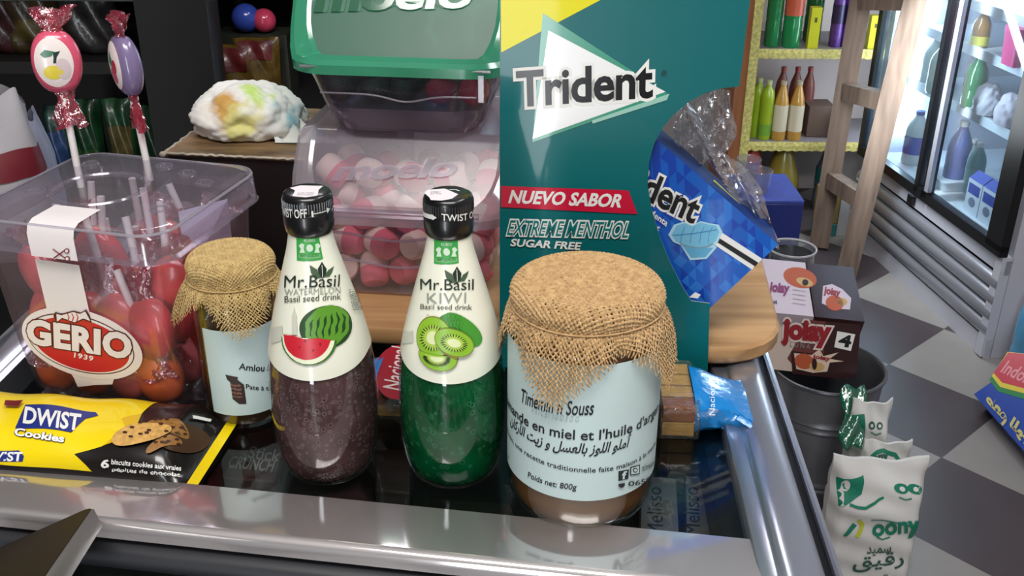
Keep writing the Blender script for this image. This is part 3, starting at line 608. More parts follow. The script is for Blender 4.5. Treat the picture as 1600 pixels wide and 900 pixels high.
a.text('Cookies', (22, 683), (100, 695), (25, 671), WHITE, .035, 1, .075, pm('cookie_brown_ink', (40, 22, 16), .4)); a.poly([(-30, 709), (30, 707), (38, 716), (36, 725), (-30, 724)], NAVY); a.up(); a.text('DWIST', (-34, 724), (35, 725), (-32, 709), WHITE, .03)
CK = pm('biscuit_print', (206, 160, 88), .5, var=.25, vscale=300); CK2 = pm('biscuit_print_dark', (150, 104, 50), .5, var=.25, vscale=300); CH = pm('chip_print', (64, 34, 20), .5)
a.ell((292, 688), (330, 690), (294, 712), pm('brown_glow_print', (66, 44, 24), .4), 30); a.up()
for cc, ax, bx, mm in (((262, 668), (34, 14), (4, 12), CK2), ((256, 694), (30, 3), (0, 9), CK2), ((222, 680), (47, -6), (6, 16), CK)):
    a.ell(cc, (cc[0] + ax[0], cc[1] + ax[1]), (cc[0] + bx[0], cc[1] + bx[1]), mm, 30); a.up()
    for k in range(9):
        q = k * 2.4; rr = .25 + .65 * (k % 3) / 2.2; xx = cc[0] + ax[0] * rr * math.cos(q) + bx[0] * rr * math.sin(q); yy = cc[1] + ax[1] * rr * math.cos(q) + bx[1] * rr * math.sin(q)
        a.poly([(xx - 4, yy), (xx - 1, yy - 2), (xx + 4, yy - 1), (xx + 3, yy + 2), (xx - 2, yy + 2)], CH)
    a.up()
a.text('6', (158, 738), (171, 740), (161, 724), WHITE, .03); a.text('biscuits cookies aux vraies', (175, 733), (284, 743), (176, 725), WHITE, .02); a.text('pépites de chocolat', (176, 746), (282, 754), (177, 738), WHITE, .02); a.poly([(302, 656), (332, 662), (330, 666), (303, 661)], WHITE)
a.poly([(10, 632), (38, 632), (30, 641), (8, 640)], pm('cookie_maroon', (110, 20, 28), .4))
m.build('wrapper', ce, smooth=50)

# ------------------------------------------------------------------ wooden board across the counter
YAW = -math.radians(6.3); BX = np.array([math.cos(YAW), math.sin(YAW), 0]); BY = np.array([-math.sin(YAW), math.cos(YAW), 0])
def rrect(x0, x1, y0, y1, rs, n=7):
    out = []
    for (cx, cy, k, r) in ((x1 - rs[0], y1 - rs[0], 0, rs[0]), (x0 + rs[1], y1 - rs[1], 1, rs[1]), (x0 + rs[2], y0 + rs[2], 2, rs[2]), (x1 - rs[3], y0 + rs[3], 3, rs[3])):
        out += [(cx + r * math.cos(q), cy + r * math.sin(q)) for q in np.linspace(k * PI / 2, (k + 1) * PI / 2, n)]
    return out
YT = .655; tl = np.array([atY(782, 560, YT + .0165)[0], YT + .0165, ZC + .0005]); bo = tl + BX * .02 + BY * .003     # carton foot, board front edge
BT = np.eye(4); BT[:3, 0] = BX; BT[:3, 1] = BY; BT[:3, 3] = [bo[0], bo[1], 0]
WB = wood('bamboo_board', (158, 118, 76), (194, 154, 108), (2.5, 45, 45), .4, .15)
m = MB(); m.prism(rrect(-.182, .190, .0, .27, (.08, .03, .03, .05)), .982, .996, WB, BT, .0025); board = m.thing('wooden_board', 'long bamboo board with a rounded end lying across the counter under the candy bins', 'board', loc=(bo[0], bo[1] + .1, .982))
for k, (bx, by) in enumerate(((-.16, .06), (-.16, .24), (.11, .24))):
    f = MB().box((0, 0, 0), (.03, .02, .0118), WB, None); o = f.build('foot', board, local=True, smooth=0); p = (BT @ np.array([bx, by,   .9761, 1]))[:3] - np.array(board.location); o.location = p

# ------------------------------------------------------------------ marshmallow bins
def marsh(name, k1, k2, r, L, rs):
    m = MB(); prof = [(0, -L / 2), (r * .75, -L / 2), (r * .95, -L / 2 + .003), (r, -L / 2 + .007), (r * 1.02, 0)]; m.lathe(prof, k1, seg=20)
    m.lathe([(r * 1.02, 0), (r, L / 2 - .007), (r * .95, L / 2 - .003), (r * .75, L / 2), (0, L / 2)], k2, seg=20); return m
PINK = pm('marsh_pink', (232, 112, 132), .75, sss=.15); PALE = pm('marsh_white', (244, 222, 206), .75, sss=.15)
binY = atZ(600, 468, .996)[1]
def bin_shell(e, o, fr, bk, side_t, lid_mat, lid_name, rim_mat, mat, front_h, back_h, text_px, lip):
    """o = front centre of base (world), fr/bk base half width + depth; rim grows by side_t"""
    hw, dp = fr, bk; cy = dp / 2
    T = np.eye(4); T[:3, 0] = BX; T[:3, 1] = BY; T[:3, 3] = o
    rise = back_h - front_h; run = .036; sl = rise / run; secs = []
    def prof(y): return front_h + rise * min(max(y / run, -.15), 1)
    def zf(f): return lambda x, y: f * (front_h + (prof(y) - front_h) * f ** 2)
    for f in (0, .03, .3, .6, .9, 1):
        g = side_t * (f ** .8); r = .022 + .006 * f; secs.append((0, cy, hw + g - (0.004 if f == 0 else 0), cy + g * .8 - (0.004 if f == 0 else 0), r, zf(f)))
    m = MB(); m.loft(secs, mat, T, (True, False), 5, 14); m.build('body', e, smooth=50)
    g = side_t; L = MB(); w = hw + g; y0, y1 = -g * .8, dp + g * .8
    def zl(d): return lambda x, y: prof(y) + d
    for d0, d1, i0, i1 in ((-.006, .0012, .0065, .007), (.0012, .0045, .007, .004), (.0045, .006, .004, -.005), (.006, .004, -.005, -.008)):
        L.loft([(0, cy, w + i0, cy + g * .8 + i0, .03 + i0 / 2, zl(d0)), (0, cy, w + i1, cy + g * .8 + i1, .03 + i1 / 2, zl(d1))], rim_mat, T, (False, False), 7, 24)
    G = []; wi = w - .008; ya, yb = y0 + .008, y1 - .008; rr = .026
    for t in np.concatenate([np.linspace(0, .12, 8), np.linspace(.15, .5, 18), np.linspace(.55, .88, 6), np.linspace(.9, 1, 7)]):
        y = ya + (yb - ya) * t; dy = min(y - ya, yb - y); ww = wi if dy >= rr else wi - rr + math.sqrt(max(0, rr * rr - (rr - dy) ** 2)); G.append([(x * ww, y, prof(y) + .004) for x in np.linspace(-1, 1, 12)])
    L.grid(G, lid_mat, False, T)
    p0 = (T @ np.array([0, 0, front_h + .0052, 1]))[:3]; V = BY * run + np.array([0, 0, rise])
    lo = L.build(lid_name, e, smooth=50)
    if text_px:
        tm = MB(); pl = Plane(p0, BX, V); a = Art(tm, pl, .0003, .0004); a.text('moelo', *text_px, lid_mat, .07); a.up(2); a.text('moelo', *text_px, thin('embossed_rim', (235, 235, 240), .35, (214, 206, 216)) if lid_mat.name.startswith('milky') else thin('embossed_green', (120, 200, 160), .5, (90, 150, 120)), .03); tm.build('embossed_lettering', lo, smooth=0)
    # wavy mould lines on the front
    return T
lo_o = np.array([-.0865, binY + .006, .9962])
lb = empty('candy_bin', lo_o, 'lower milky plastic candy bin full of pink and white marshmallows', 'candy bin', 'stacked candy bins')
LT = bin_shell(lb, lo_o, .064, .15, .017, MILKY, 'slanted_lid', thin('milky_rim', (236, 230, 238), .45, (214, 206, 216), .12, .1), thin('milky_bin', (236, 232, 238), .16, (206, 196, 206), .12, .05), .080, .121, ((518, 284), (708, 277), (536, 252)), 0)
m = MB()
for zz in (.034, .058): 
    P = [(-.052 - .006 * (zz / .05) + .104 * k / 30 * (1 + zz), -.0125 * (zz / .082) ** .8 - .0008, zz - .006 * math.exp(-((k - 15) / 8) ** 2)) for k in range(31)]; m.tube(P, .0012, MILKY, 6, True, LT)
m.tube([(-.062 + .124 * k / 30, -.0145, .0725) for k in range(31)], .0016, MILKY, 6, True, LT); m.tube([(-.064 + .128 * k / 30, -.0215, .0800) for k in range(31)], .0022, MILKY, 6, True, LT)  # tubes added to carry the white highlight lines along the lid rim
m.build('mould_ridge', lb)
proto = None; rs = np.random.RandomState(11); cnt = 0
words = ['front row', 'second row', 'third row', 'fourth row']
slots = []
for lay in range(5):
    for row in range(3):
        for cc in range(5):
            zz = .016 + lay * .0235; yy = .018 + row * .028 + rs.uniform(-.003, .003); xx = -.052 + cc * .026 + (.008 if (lay + row) % 2 else 0) * (1 if cc < 4 else -.3)
            if zz + .014 > .080 + .041 * min(yy / .036, 1) - .003: continue
            slots.append((xx * (1 + .22 * zz / .08) , yy, zz))
for xx, yy, zz in slots:
    p = (LT @ np.array([xx, yy, zz, 1]))[:3]; rot = (rs.uniform(.6, 2.4), rs.uniform(-.9, .9), rs.uniform(0, 6))
    lab_ = 'pink and white marshmallow in the heap inside the lower candy bin'
    if proto is None:
        proto = marsh('marshmallow', PINK, PALE, .0118, .026, rs).build('marshmallow'); tag(proto, lab_, 'marshmallow', 'marshmallows in the lower bin'); proto.location = p; proto.rotation_euler = rot
    else:
        q = proto.copy(); COL.objects.link(q); q.location = p; q.rotation_euler = rot
GREENLID = thin('green_lid_plastic', (120, 190, 164), .36, (110, 186, 154), .35, .03)
up_o = np.array([-.0845, binY + .034, 1.1235])
ub = empty('candy_bin', up_o, 'upper clear candy bin with a green lid holding dark and crimson sweets', 'candy bin', 'stacked candy bins')
UT = bin_shell(ub, up_o, .056, .12, .023, GREENLID, 'green_lid', thin('green_rim_plastic', (84, 190, 150), .62, (84, 206, 158), .15, .08), thin('clear_bin', (226, 222, 230), .12, (170, 160, 172), .1, .05), .064, .118, ((490, 20), (735, 14), (500, -25)), 0)
m = MB(); W_ = .071
m.tube([(-W_ + .142 * k / 40, -.0235, .0555 - .004 * math.exp(-((k - 18) / 5) ** 2)) for k in range(41)], .0012, MILKY, 6, True, UT); m.tube([(-W_ * .84 + .119 * k / 40, -.0155, .034 - .005 * math.exp(-((k - 22) / 6) ** 2)) for k in range(41)], .0008, MILKY, 6, True, UT)
m.box((.064, -.0235, .043), (.004, .003, .02), MILKY, UT); m.build('mould_ridge', ub)
m = MB(); m.loft([(0, .06, .0565 + .023 * f ** .8, .0605 + .0186 * f ** .8, .024 + .005 * f, .001 + .064 * f) for f in (0, .1, .2, .3)] + [(0, .06, .056 + .023 * .3 ** .8 - .004, .06 + .0186 * .3 ** .8 - .004, .02, .0195)], thin('mauve_base_plastic', (214, 200, 212), .5, (150, 130, 144), .2, .05), UT, (True, True), 5); m.build('moulded_base', ub, smooth=50)
gum = [pm('crimson_gummy', (176, 34, 66), .55, var=.25, vscale=500, bump=.6, bscale=700), pm('blackberry_gummy', (34, 26, 32), .5, var=.2, vscale=500, bump=.6, bscale=700)]
gp = [None, None]; rs = np.random.RandomState(3)
for lay in range(3):
    for row in range(3):
        for cc in range(5):
            zz = .031 + lay * .0225; yy = .014 + row * .028 - lay * .003; xx = -.046 + cc * .023 + rs.uniform(-.002, .002); xx *= 1 + .28 * zz / .06
            if zz + .012 > .064 + .054 * min(yy / .036, 1): continue
            kind = 0 if (row == 0 and lay == 0 and cc in (3,)) or (lay == 1 and cc in (2, 4) and row == 0) or rs.rand() < .12 else 1
            p = (UT @ np.array([xx, yy, zz, 1]))[:3]
            if gp[kind] is None:
                mm = MB(); mm.ell((0, 0, 0), (.0118, .0118, .0104), gum[kind], nu=24, nv=14, jit=.09); g = mm.build('berry_gummy'); gp[kind] = g
                tag(g, ('crimson' if kind == 0 else 'black') + ' sugared berry sweet inside the green lidded bin', 'sweet', ('crimson' if kind == 0 else 'black') + ' berry sweets in the upper bin')
            else: g = gp[kind].copy(); COL.objects.link(g)
            g.location = p; g.rotation_euler = (rs.uniform(0, 3), rs.uniform(0, 3), 0)

# ------------------------------------------------------------------ chewing gum display carton
TP = Plane(tl, BX, (0, 0, 1)); TPN = TP.N
if TPN[1] > 0: pass
TEAL = pm('carton_teal', (14, 104, 108), .3, coat=.28, spec=.2); TYEL = pm('carton_yellow', (232, 222, 14), .35, coat=.2, spec=.2); KRAFT = pm('carton_inside', (196, 190, 180), .7)
te = empty('gum_display_carton', tl + BX * .075 + BY * .03, 'tall teal and yellow chewing gum display carton with a round cut out', 'display carton')
out = [(782, 562), (1108, 566), (1109, 474)] + [(1080, 470), (1062, 440), (1045, 405), (1031, 370), (1019, 330), (1012, 290), (1014, 255), (1022, 225), (1035, 200), (1052, 180), (1075, 160), (1100, 146), (1128, 138), (1155, 135)] + [(1172, 0), (1184, -95), (782, -95)]
uv = [TP.px(*p) for p in out]; uv[0] = (uv[0][0], 0); uv[1] = (uv[1][0], 0)
from mathutils.geometry import tessellate_polygon
def sheet(mb, plane, uv, o0, o1, m0, m1=None):
    T3 = tessellate_polygon([[Vector((x, y, 0)) for x, y in uv]]); U = np.array([p[0] for p in uv]); V = np.array([p[1] for p in uv]); n = len(uv)
    mb.add(plane.map(U, V, o1), [t if True else t for t in T3], m0); mb.add(plane.map(U, V, o0), [t[::-1] for t in T3], m1 or m0)
    mb.add(np.vstack([plane.map(U, V, o0), plane.map(U, V, o1)]), [(i, (i + 1) % n, n + (i + 1) % n, n + i) for i in range(n)], m1 or m0)
m = MB(); sheet(m, TP, uv, -.0006, 0, TEAL, KRAFT); a = Art(m, TP)
a.poly([(782, -95), (1131, -95), (938, 0), (783, 82)], TYEL); a.up()
a.poly([(848, 20), (1046, 148), (832, 222)], pm('triangle_green', (46, 148, 120), .2, coat=.4)); a.up(); a.poly([(925, 188), (1046, 146), (1042, 156), (926, 193)], pm('triangle_shade_print', (150, 200, 186), .2)); a.poly([(857, 47), (1040, 143), (832, 217)], pm('triangle_white', (240, 242, 242), .2, coat=.4)); a.up()
a.text('Trident', (808, 168), (1020, 153), (806, 111), pm('carton_black', (10, 10, 12), .2, coat=.15, spec=.25), .026, .99, .092, WHITE); a.text('®', (1033, 119), (1042, 118), (1033, 110), BLACK)
a.poly([(783, 290), (982, 297), (996, 334), (783, 323)], pm('carton_red', (206, 26, 62), .2, coat=.4)); a.up(); a.text('NUEVO SABOR', (794, 317), (970, 324), (800, 296), WHITE, .035, 1)
a.text('EXTREME MENTHOL', (792, 367), (980, 371), (798, 343), pm('menthol_teal', (20, 120, 118), .3), .01, 1.02, .085, WHITE); a.text('SUGAR FREE', (797, 384), (906, 390), (800, 372), WHITE, .03)
m.build('front_panel', te, smooth=0)
wid_ = uv[1][0]
m = MB()
m.add(np.array([tl + BX * 0, tl + BY * .062, tl + BY * .062 + [0, 0, .31], tl + [0, 0, .31]]) + np.array([[0, 0, .026], [0, 0, .026], [0, 0, 0], [0, 0, 0]]), [(0, 1, 2, 3)], TEAL); lp_ = m.build('side_panel', te, smooth=0); lp_.modifiers.new('s', 'SOLIDIFY').thickness = .0006
m = MB(); bp = Plane(tl + BY * .062, BX, (0, 0, 1)); sheet(m, bp, [(0, .026), (wid_ - .002, .026), (wid_ - .002, .05), (wid_ * .62, .06), (wid_ * .58, .17), (wid_ * .75, .2), (wid_ * .7, .31), (0, .31)], -.0006, 0, KRAFT); m.build('back_panel', te, smooth=0)
# white tab at the panel corner
m = MB(); a = Art(m, TP, .0004); a.poly([(1077, 464), (1086, 456), (1095, 460), (1090, 466)], WHITE); m.build('torn_tab', te, smooth=0)
# blue gum box leaning inside
GP = Plane(tl + BY * .012, BX, (0, 0, 1)); K = np.array(GP.px(1216, 382)); e1_ = np.array(GP.px(1118, 473)) - K; e2_ = np.array(GP.px(1040, 220)) - K; e2_ -= e1_ * (e1_ @ e2_) / (e1_ @ e1_)
e1u = e1_ / np.linalg.norm(e1_); e2u = e2_ / np.linalg.norm(e2_)
LB, HB = .128, .088; cor = [K, K + e1u * HB, K + e1u * HB + e2u * LB, K + e2u * LB]
BLUE = pm('gum_box_blue', (22, 92, 190), .22, coat=.3); BLUE2 = pm('gum_box_blue_light', (40, 116, 208), .22, coat=.3); BLUE3 = pm('gum_box_blue_deep', (20, 66, 170), .22, coat=.3)
ccen = GP.map(np.array([cor[0][0], cor[2][0]]), np.array([cor[0][1], cor[2][1]]), 0).mean(0)
ge = empty('gum_box', ccen - [0, 0, .06], 'blue mint gum box tipped inside the teal carton', 'gum box')
m = MB(); sheet(m, GP, [tuple(c) for c in cor], -.036, 0, BLUE, pm('gum_box_side', (24, 50, 110), .7, spec=.1)); a = Art(m, GP); rs = np.random.RandomState(4)
n1, n2 = 12, 17
for i in range(n2):
    for j in range(n1):
        for h in (0, 1):
            q = rs.rand()
            if q < .45: continue
            c = K + e2u * LB * i / n2 + e1u * HB * j / n1; d2 = e2u * LB / n2; d1 = e1u * HB / n1
            tri = [c, c + d2, c + d1] if h == 0 else [c + d2, c + d1 + d2, c + d1]
            a.uvpoly([tuple(p) for p in tri], BLUE2 if q > .72 and i < 9 else BLUE3 if q > .6 or i > 10 else BLUE)
a.up(); A_, B_, C_ = np.array((1004, 311)), np.array((1083, 351)), np.array((1020, 268)); A0 = A_ - (B_ - A_) * .78
a.text('Trident', tuple(A0), tuple(B_), tuple(C_ - (B_ - A_) * .78), BLACK, .026, .99, .088, WHITE)
a.text('Menta', (1013, 334), (1041, 354), (1017, 325), WHITE, .02); a.text('Mint', (1008, 349), (1029, 361), (1012, 341), WHITE, .02)
a.poly([(1122, 371), (1128, 363), (1191, 404), (1184, 412)], WHITE); a.poly([(1115, 381), (1119, 375), (1180, 414), (1175, 421)], WHITE); a.up(); a.poly([(1119, 377), (1123, 371), (1185, 410), (1180, 416)], BLACK); a.up()
ICE = pm('mint_leaf_print', (120, 190, 222), .3); ICE2 = pm('mint_leaf_glow', (176, 220, 240), .3)
leaf = [(1049, 366), (1057, 352), (1070, 348), (1082, 353), (1094, 347), (1106, 350), (1119, 352), (1124, 362), (1118, 376), (1104, 384), (1088, 386), (1070, 382), (1056, 376)]
lc = np.mean(leaf, axis=0); a.poly([tuple(lc + (np.array(p) - lc) * 1.13) for p in leaf], ICE2); a.poly([(1062, 380), (1078, 406), (1104, 404), (1120, 386), (1112, 378)], ICE2); a.up(); a.poly(leaf, ICE); a.poly([(1067, 384), (1080, 402), (1102, 401), (1115, 386), (1090, 388)], pm('mint_cube', (96, 172, 210), .3)); a.up()
a.line([(1052, 367), (1085, 364), (1120, 358)], 1.6, pm('leaf_vein', (70, 140, 190), .3)); 
for x in (1065, 1080, 1095, 1108): a.line([(x, 366 - (x - 1065) * .06), (x + 5, 354)], 1, pm('leaf_vein', (70, 140, 190), .3)); a.line([(x, 366 - (x - 1065) * .06), (x - 2, 379)], 1, pm('leaf_vein', (70, 140, 190), .3))
m.build('printed_carton', ge, smooth=0)
m = MB(); GP2 = Plane(tl + BY * .03, BX, (0, 0, 1)); sheet(m, GP2, [GP2.px(*p) for p in ((1108, 290), (1116, 281), (1170, 332), (1162, 337))], -.0006, 0, pm('gum_flap_yellow', (214, 212, 90), .4)); m.build('yellow_flap', ge, smooth=0)
# crumpled clear film standing out of the blue box
m = MB(); fp_ = [(1062, 168), (1090, 222), (1112, 258), (1150, 306), (1180, 350), (1213, 379)]; fq = [(1078, 166), (1118, 216), (1150, 250), (1186, 296), (1200, 330), (1216, 380)]
G0 = []; nk = 40; rs = np.random.RandomState(9)
for k in range(nk):
    f = k / (nk - 1) * 5; i = min(int(f), 4); t = f - i; P0 = np.array(fp_[i]) * (1 - t) + np.array(fp_[i + 1]) * t; P1 = np.array(fq[i]) * (1 - t) + np.array(fq[i + 1]) * t
    a0 = atY(*P0, YT + .03); a1 = atY(*P1, YT + .045); row = []
    for s_ in np.linspace(0, 1, 14): row.append(a0 * (1 - s_) + a1 * s_ + np.array([0, .006 * math.sin(s_ * 17 + k * .5) + rs.uniform(-.002, .002), .003 * math.sin(s_ * 9 + k * .23)]))
    G0.append(row)
m.grid(G0, FILM); m.build('clear_wrap', ge, smooth=25)
m = MB(); P = []
for k in range(24):
    t = k / 23; a0 = atY(1058 + 80 * t, 152 - 14 * t, YT + .05); P.append([a0 - np.array([-.01 * q / 7 * t, .006 * math.sin(q * 1.3 + k * .6), .018 * q / 7 * (3.2 - 2 * abs(t - .4))]) for q in range(8)])
m.grid(P, FILM); m.build('loose_film', ge, smooth=25)

# ------------------------------------------------------------------ wafer packs lying before the board
def wafer(px_l, px_r, dep, label, z0, rise):
    a0 = atZ(*px_l, z0); b0 = atZ(*px_r, z0); ux = b0 - a0; L = np.linalg.norm(ux); ux /= L; uy = np.array([-ux[1], ux[0], 0]); c = a0 + ux * L / 2 + uy * dep / 2
    e = empty('wafer_pack', (c[0], c[1], z0), label, 'wafer pack', 'wafer packs by the board'); T = np.eye(4); T[:3, 0] = ux; T[:3, 1] = uy; T[:3, 3] = a0
    return e, T, L
WAF = [pm('wafer_golden', (204, 164, 92), .6, var=.2, vscale=120, stretch=(1, 6, 6)), pm('wafer_brown', (150, 92, 56), .6, var=.2, vscale=120, stretch=(1, 6, 6)), pm('wafer_dark', (106, 62, 46), .6, var=.2, vscale=120, stretch=(1, 6, 6))]
BWR = pm('blue_wrapper', (24, 128, 202), .2, coat=.5, bump=.4, bscale=120)
def pack_build(e, T, L, dep, ht, nrow, ends, cut=(0.0, 0.0)):
    for j in range(nrow):
        for lv in range(2):
            m = MB(); y = dep * (j + .5) / nrow; m.box((L / 2, y, ht * (.04 + .46 * lv + .23)), (L - .016, dep / nrow * .86, ht * .42), WAF[(j + lv) % 3 if lv == 0 else (0 if j > 0 else 1)], T); m.build('wafer', e, smooth=0)
    m = MB(); m.loft([(L / 2, dep / 2, L / 2 - .004, dep / 2 + .001, .003, .0), (L / 2, dep / 2, L / 2 - .004, dep / 2 + .002, .003, ht * .5), (L / 2, dep / 2, L / 2 - .005, dep / 2, .004, ht + .001)], thin('wafer_wrap', (244, 240, 234), .05, (240, 235, 225), .08, .16, .5, 90), T, (False, True)); m.build('clear_wrap', e, smooth=30)
    for sd in ends:
        m = MB(); P = []; rs = np.random.RandomState(2)
        for k in range(9):
            t = k / 8; x = (L - .008 + .040 * t) if sd > 0 else (.008 - .030 * t); hh = ht * (1 - .62 * t ** 1.5) + .0025; yy = dep / 2 * (1 - .22 * math.sin(t * PI)) ; ring = []
            for q in np.linspace(0, 2 * PI, 28, endpoint=False):
                s_, c_ = math.sin(q), math.cos(q); rr = 1 + .09 * math.sin(q * 9 + k) * t + rs.uniform(-.03, .03)
                ring.append((x, dep / 2 + yy * np.sign(c_) * abs(c_) ** .5 * rr, hh / 2 + hh / 2 * np.sign(s_) * abs(s_) ** .5 * rr))
            P.append(ring)
        m.grid(P, BWR, True, T); j = m.mi(BWR); n0 = m.n - 28; m.F.append(tuple(range(n0, n0 + 28))); m.K.append(j)
        if sd > 0:
            pl = Plane((T @ np.array([0, 0, ht + .003, 1]))[:3], T[:3, 0], T[:3, 1]); a = Art(m, pl, .0015); a.text('Nacional', (1117, 652), (1116, 596), (1108, 652), WHITE, -.005)
        m.build('blue_end', e, smooth=45)
e, T, L = wafer((1015, 683), (1102, 686), .062, 'clear wrapped wafer stack with a crumpled blue end beside the big jar', ZC + .0003, 0); pack_build(e, T, L, .062, .024, 4, (1,))
e, T, L = wafer((566, 652), (668, 656), .056, 'wafer pack with a red oval label between the two bottles', ZC + .0003, 0); pack_build(e, T, L, .056, .020, 3, (-1,))
m = MB(); pl = Plane((T @ np.array([0, 0, .0215, 1]))[:3], T[:3, 0], T[:3, 1]); a = Art(m, pl, .0002, .0003); a.ell((622, 580), (658, 587), (630, 540), pm('red_oval', (164, 28, 44), .3, coat=.3)); a.up(); a.text('Nacional', (628, 612), (640, 546), (598, 606), pm('script_white', (232, 214, 210), .4), .01); m.build('red_oval_label', e, smooth=0)

# ------------------------------------------------------------------ lollipop tub
g0 = atZ(284, 650, ZC); g1 = atZ(38, 612, ZC); gx = g0 - g1; GW = np.linalg.norm(gx); gx /= GW; gy = np.array([-gx[1], gx[0], 0]); GD = .118
GT = np.eye(4); GT[:3, 0] = gx; GT[:3, 1] = gy; GT[:3, 3] = (g0 + g1) / 2
gc = (g0 + g1) / 2 + gy * GD / 2; tub = empty('lollipop_tub', (gc[0], gc[1], ZC), 'clear plastic tub of lollipops with a white and red oval sticker', 'tub')
gz = atY(218, 411, (g0 - gx * .0 - gy * .008)[1])[2] - ZC                          # height of the lid's lower edge
m = MB(); hw, hd = GW / 2, GD / 2; tp = .008
secs = [(0, hd, hw - .006, hd - .006, .016, 0), (0, hd, hw - .001, hd - .001, .018, .004)] + [(0, hd, hw + tp * f, hd + tp * f, .018, .004 + (gz + .006) * f) for f in (.25, .5, .75, 1)]
TUBP = thin('tub_plastic', (244, 238, 242), .1, (222, 206, 214), .09, .07); TUBL = thin('tub_lid_plastic', (238, 234, 242), .18, (206, 200, 214), .12, .08)
m.loft(secs, TUBP, GT, (True, False), 7); m.build('body', tub, smooth=50)
LH = .020; m = MB(); w1 = hw + tp
m.loft([(0, hd, w1 + .0045, hd + tp + .0045, .02, gz - .001), (0, hd, w1 + .0035, hd + tp + .0035, .02, gz + LH - .004), (0, hd, w1 + .0005, hd + tp + .0005, .02, gz + LH), (0, hd, w1 - .004, hd + tp - .004, .018, gz + LH + .0006)], TUBL, GT, (False, True), 8)
m.loft([(0, hd, w1 + .001, hd + tp + .001, .019, gz + .0005), (0, hd, w1 + .0055, hd + tp + .0055, .021, gz - .0012)], TUBL, GT, (False, False), 8)
tmp = MB(); tmp.loft([(0, hd, w1 + .0026, hd + tp + .0026, .02, gz + LH - .0012)] * 2, TUBL, GT, (False, False), 8); rp = np.vstack(tmp.V)[:32]; m.tube(np.vstack([rp, rp[:1]]), .0011, thin('tub_edge_highlight', (240, 240, 246), .4, (226, 222, 232), .1, .12), 6, False)  # pale tube added as the bright highlight along the lid's top edge
lid = m.build('lid', tub, smooth=40)
m = MB(); top_z = ZC + gz + LH
ring_c = (GT @ np.array([-.012, hd - .004, gz + LH + .0008, 1]))[:3]
m.lathe([(.030, 0), (.031, .0012), (.033, .0012), (.034, 0)], TUBL, ring_c, 40)
for sx, sy in ((-.05, .1), (.03, .1), (.05, .03), (.005, .11), (-.052, .04), (.052, .085)):
    m.lathe([(.0045, 0), (.005, .001), (.006, .001), (.0065, 0)], TUBL, (GT @ np.array([sx, sy, gz + LH + .0008, 1]))[:3], 16)
o = m.build('stick_hole', lid, smooth=40)
# sticker on the tub
fo = g1.copy(); fn = -gy; tp_v = np.array([0, 0, gz]) + fn * tp
FPL = Plane(g1 + fn * .0005, gx, tp_v); TOPL = Plane((GT @ np.array([0, 0, gz + LH + .0012, 1]))[:3], gx, gy); LFP = Plane((GT @ np.array([0, -tp - .0050, gz, 1]))[:3], gx, (0, 0, 1))
STK = pm('sticker_white', (236, 228, 228), .4); GRED = pm('sticker_red', (196, 22, 46), .35, coat=.3); GDK = pm('sticker_dark', (84, 16, 24), .4)
m = MB(); a = Art(m, TOPL, .0004); q = [LFP.px(46, 372), LFP.px(116, 372)]
u0, u1 = [TOPL.px(46, 366)[0], TOPL.px(116, 368)[0]]; v0 = TOPL.px(46, 366)[1]
ya = -tp - .0035; A3 = [(GT @ np.array([x_, y_, z_, 1]))[:3] for x_ in ((LFP.px(46, 380)[0]), (LFP.px(117, 380)[0])) for y_, z_ in ((-tp - .0055, gz - .002), (-tp - .0055, gz + LH - .006), (-tp - .0035, gz + LH - .001), (-tp + .002, gz + LH + .0016), (.006, gz + LH + .0018), (.018, gz + LH + .0018))]
A3 = np.array(A3).reshape(2, 6, 3); m.grid(A3, STK)
a = Art(m, LFP, .0012); ink = pm('scissor_red', (120, 22, 40), .4); a.line([(84, 388), (103, 402)], 1.6, ink); a.line([(86, 402), (103, 390)], 1.6, ink)
for cc in ((106, 391), (107, 403)): a.ell(cc, (cc[0] + 4.2, cc[1]), (cc[0], cc[1] + 4), ink, 16); a.up().ell(cc, (cc[0] + 2.6, cc[1]), (cc[0], cc[1] + 2.5), STK, 14)
a = Art(m, FPL, .0004); a.poly([(55, 404), (124, 414), (143, 500), (76, 492)], STK); a.poly([(104, 572), (182, 580), (176, 600), (150, 601), (122, 604), (116, 590)], STK); a.up()
E_c, E_a, E_b = np.array((128., 537)), np.array((95., 17)), np.array((8., 53))
a.ell(E_c, E_c + E_a, E_c + E_b, STK, 56); a.up(); a.ell(E_c + [-2, 0], E_c + [-2, 0] + E_a * .89, E_c + [-2, 0] + E_b * .84, GDK, 56); a.up(); a.ell(E_c + [-2, 0], E_c + [-2, 0] + E_a * .875, E_c + [-2, 0] + E_b * .81, STK, 56); a.up(); a.ell(E_c + [-1, 1], E_c + [-1, 1] + E_a * .80, E_c + [-1, 1] + E_b * .76, GRED, 56); a.up()
a.text('GERIO', (44, 536), (207, 562), (42, 495), STK, .05, 1.06, .085, GDK); a.up(); a.text('1939', (117, 557), (147, 563), (118, 549), STK, .03, 1.15)
a.poly([(88, 486), (97, 489), (116, 484), (128, 487), (136, 482), (141, 490), (145, 503), (132, 498), (118, 504), (98, 497), (90, 504), (85, 492)], GDK); a.up(); a.poly([(90, 489), (98, 491), (116, 486), (127, 489), (135, 485), (143, 500), (132, 496), (118, 502), (99, 495), (91, 501)], STK); a.up()
for x in (107, 114, 121): a.line([(x, 488), (x + 3, 494), (x + 1, 500)], 1.6, GRED)
m.build('sticker', tub, smooth=40)
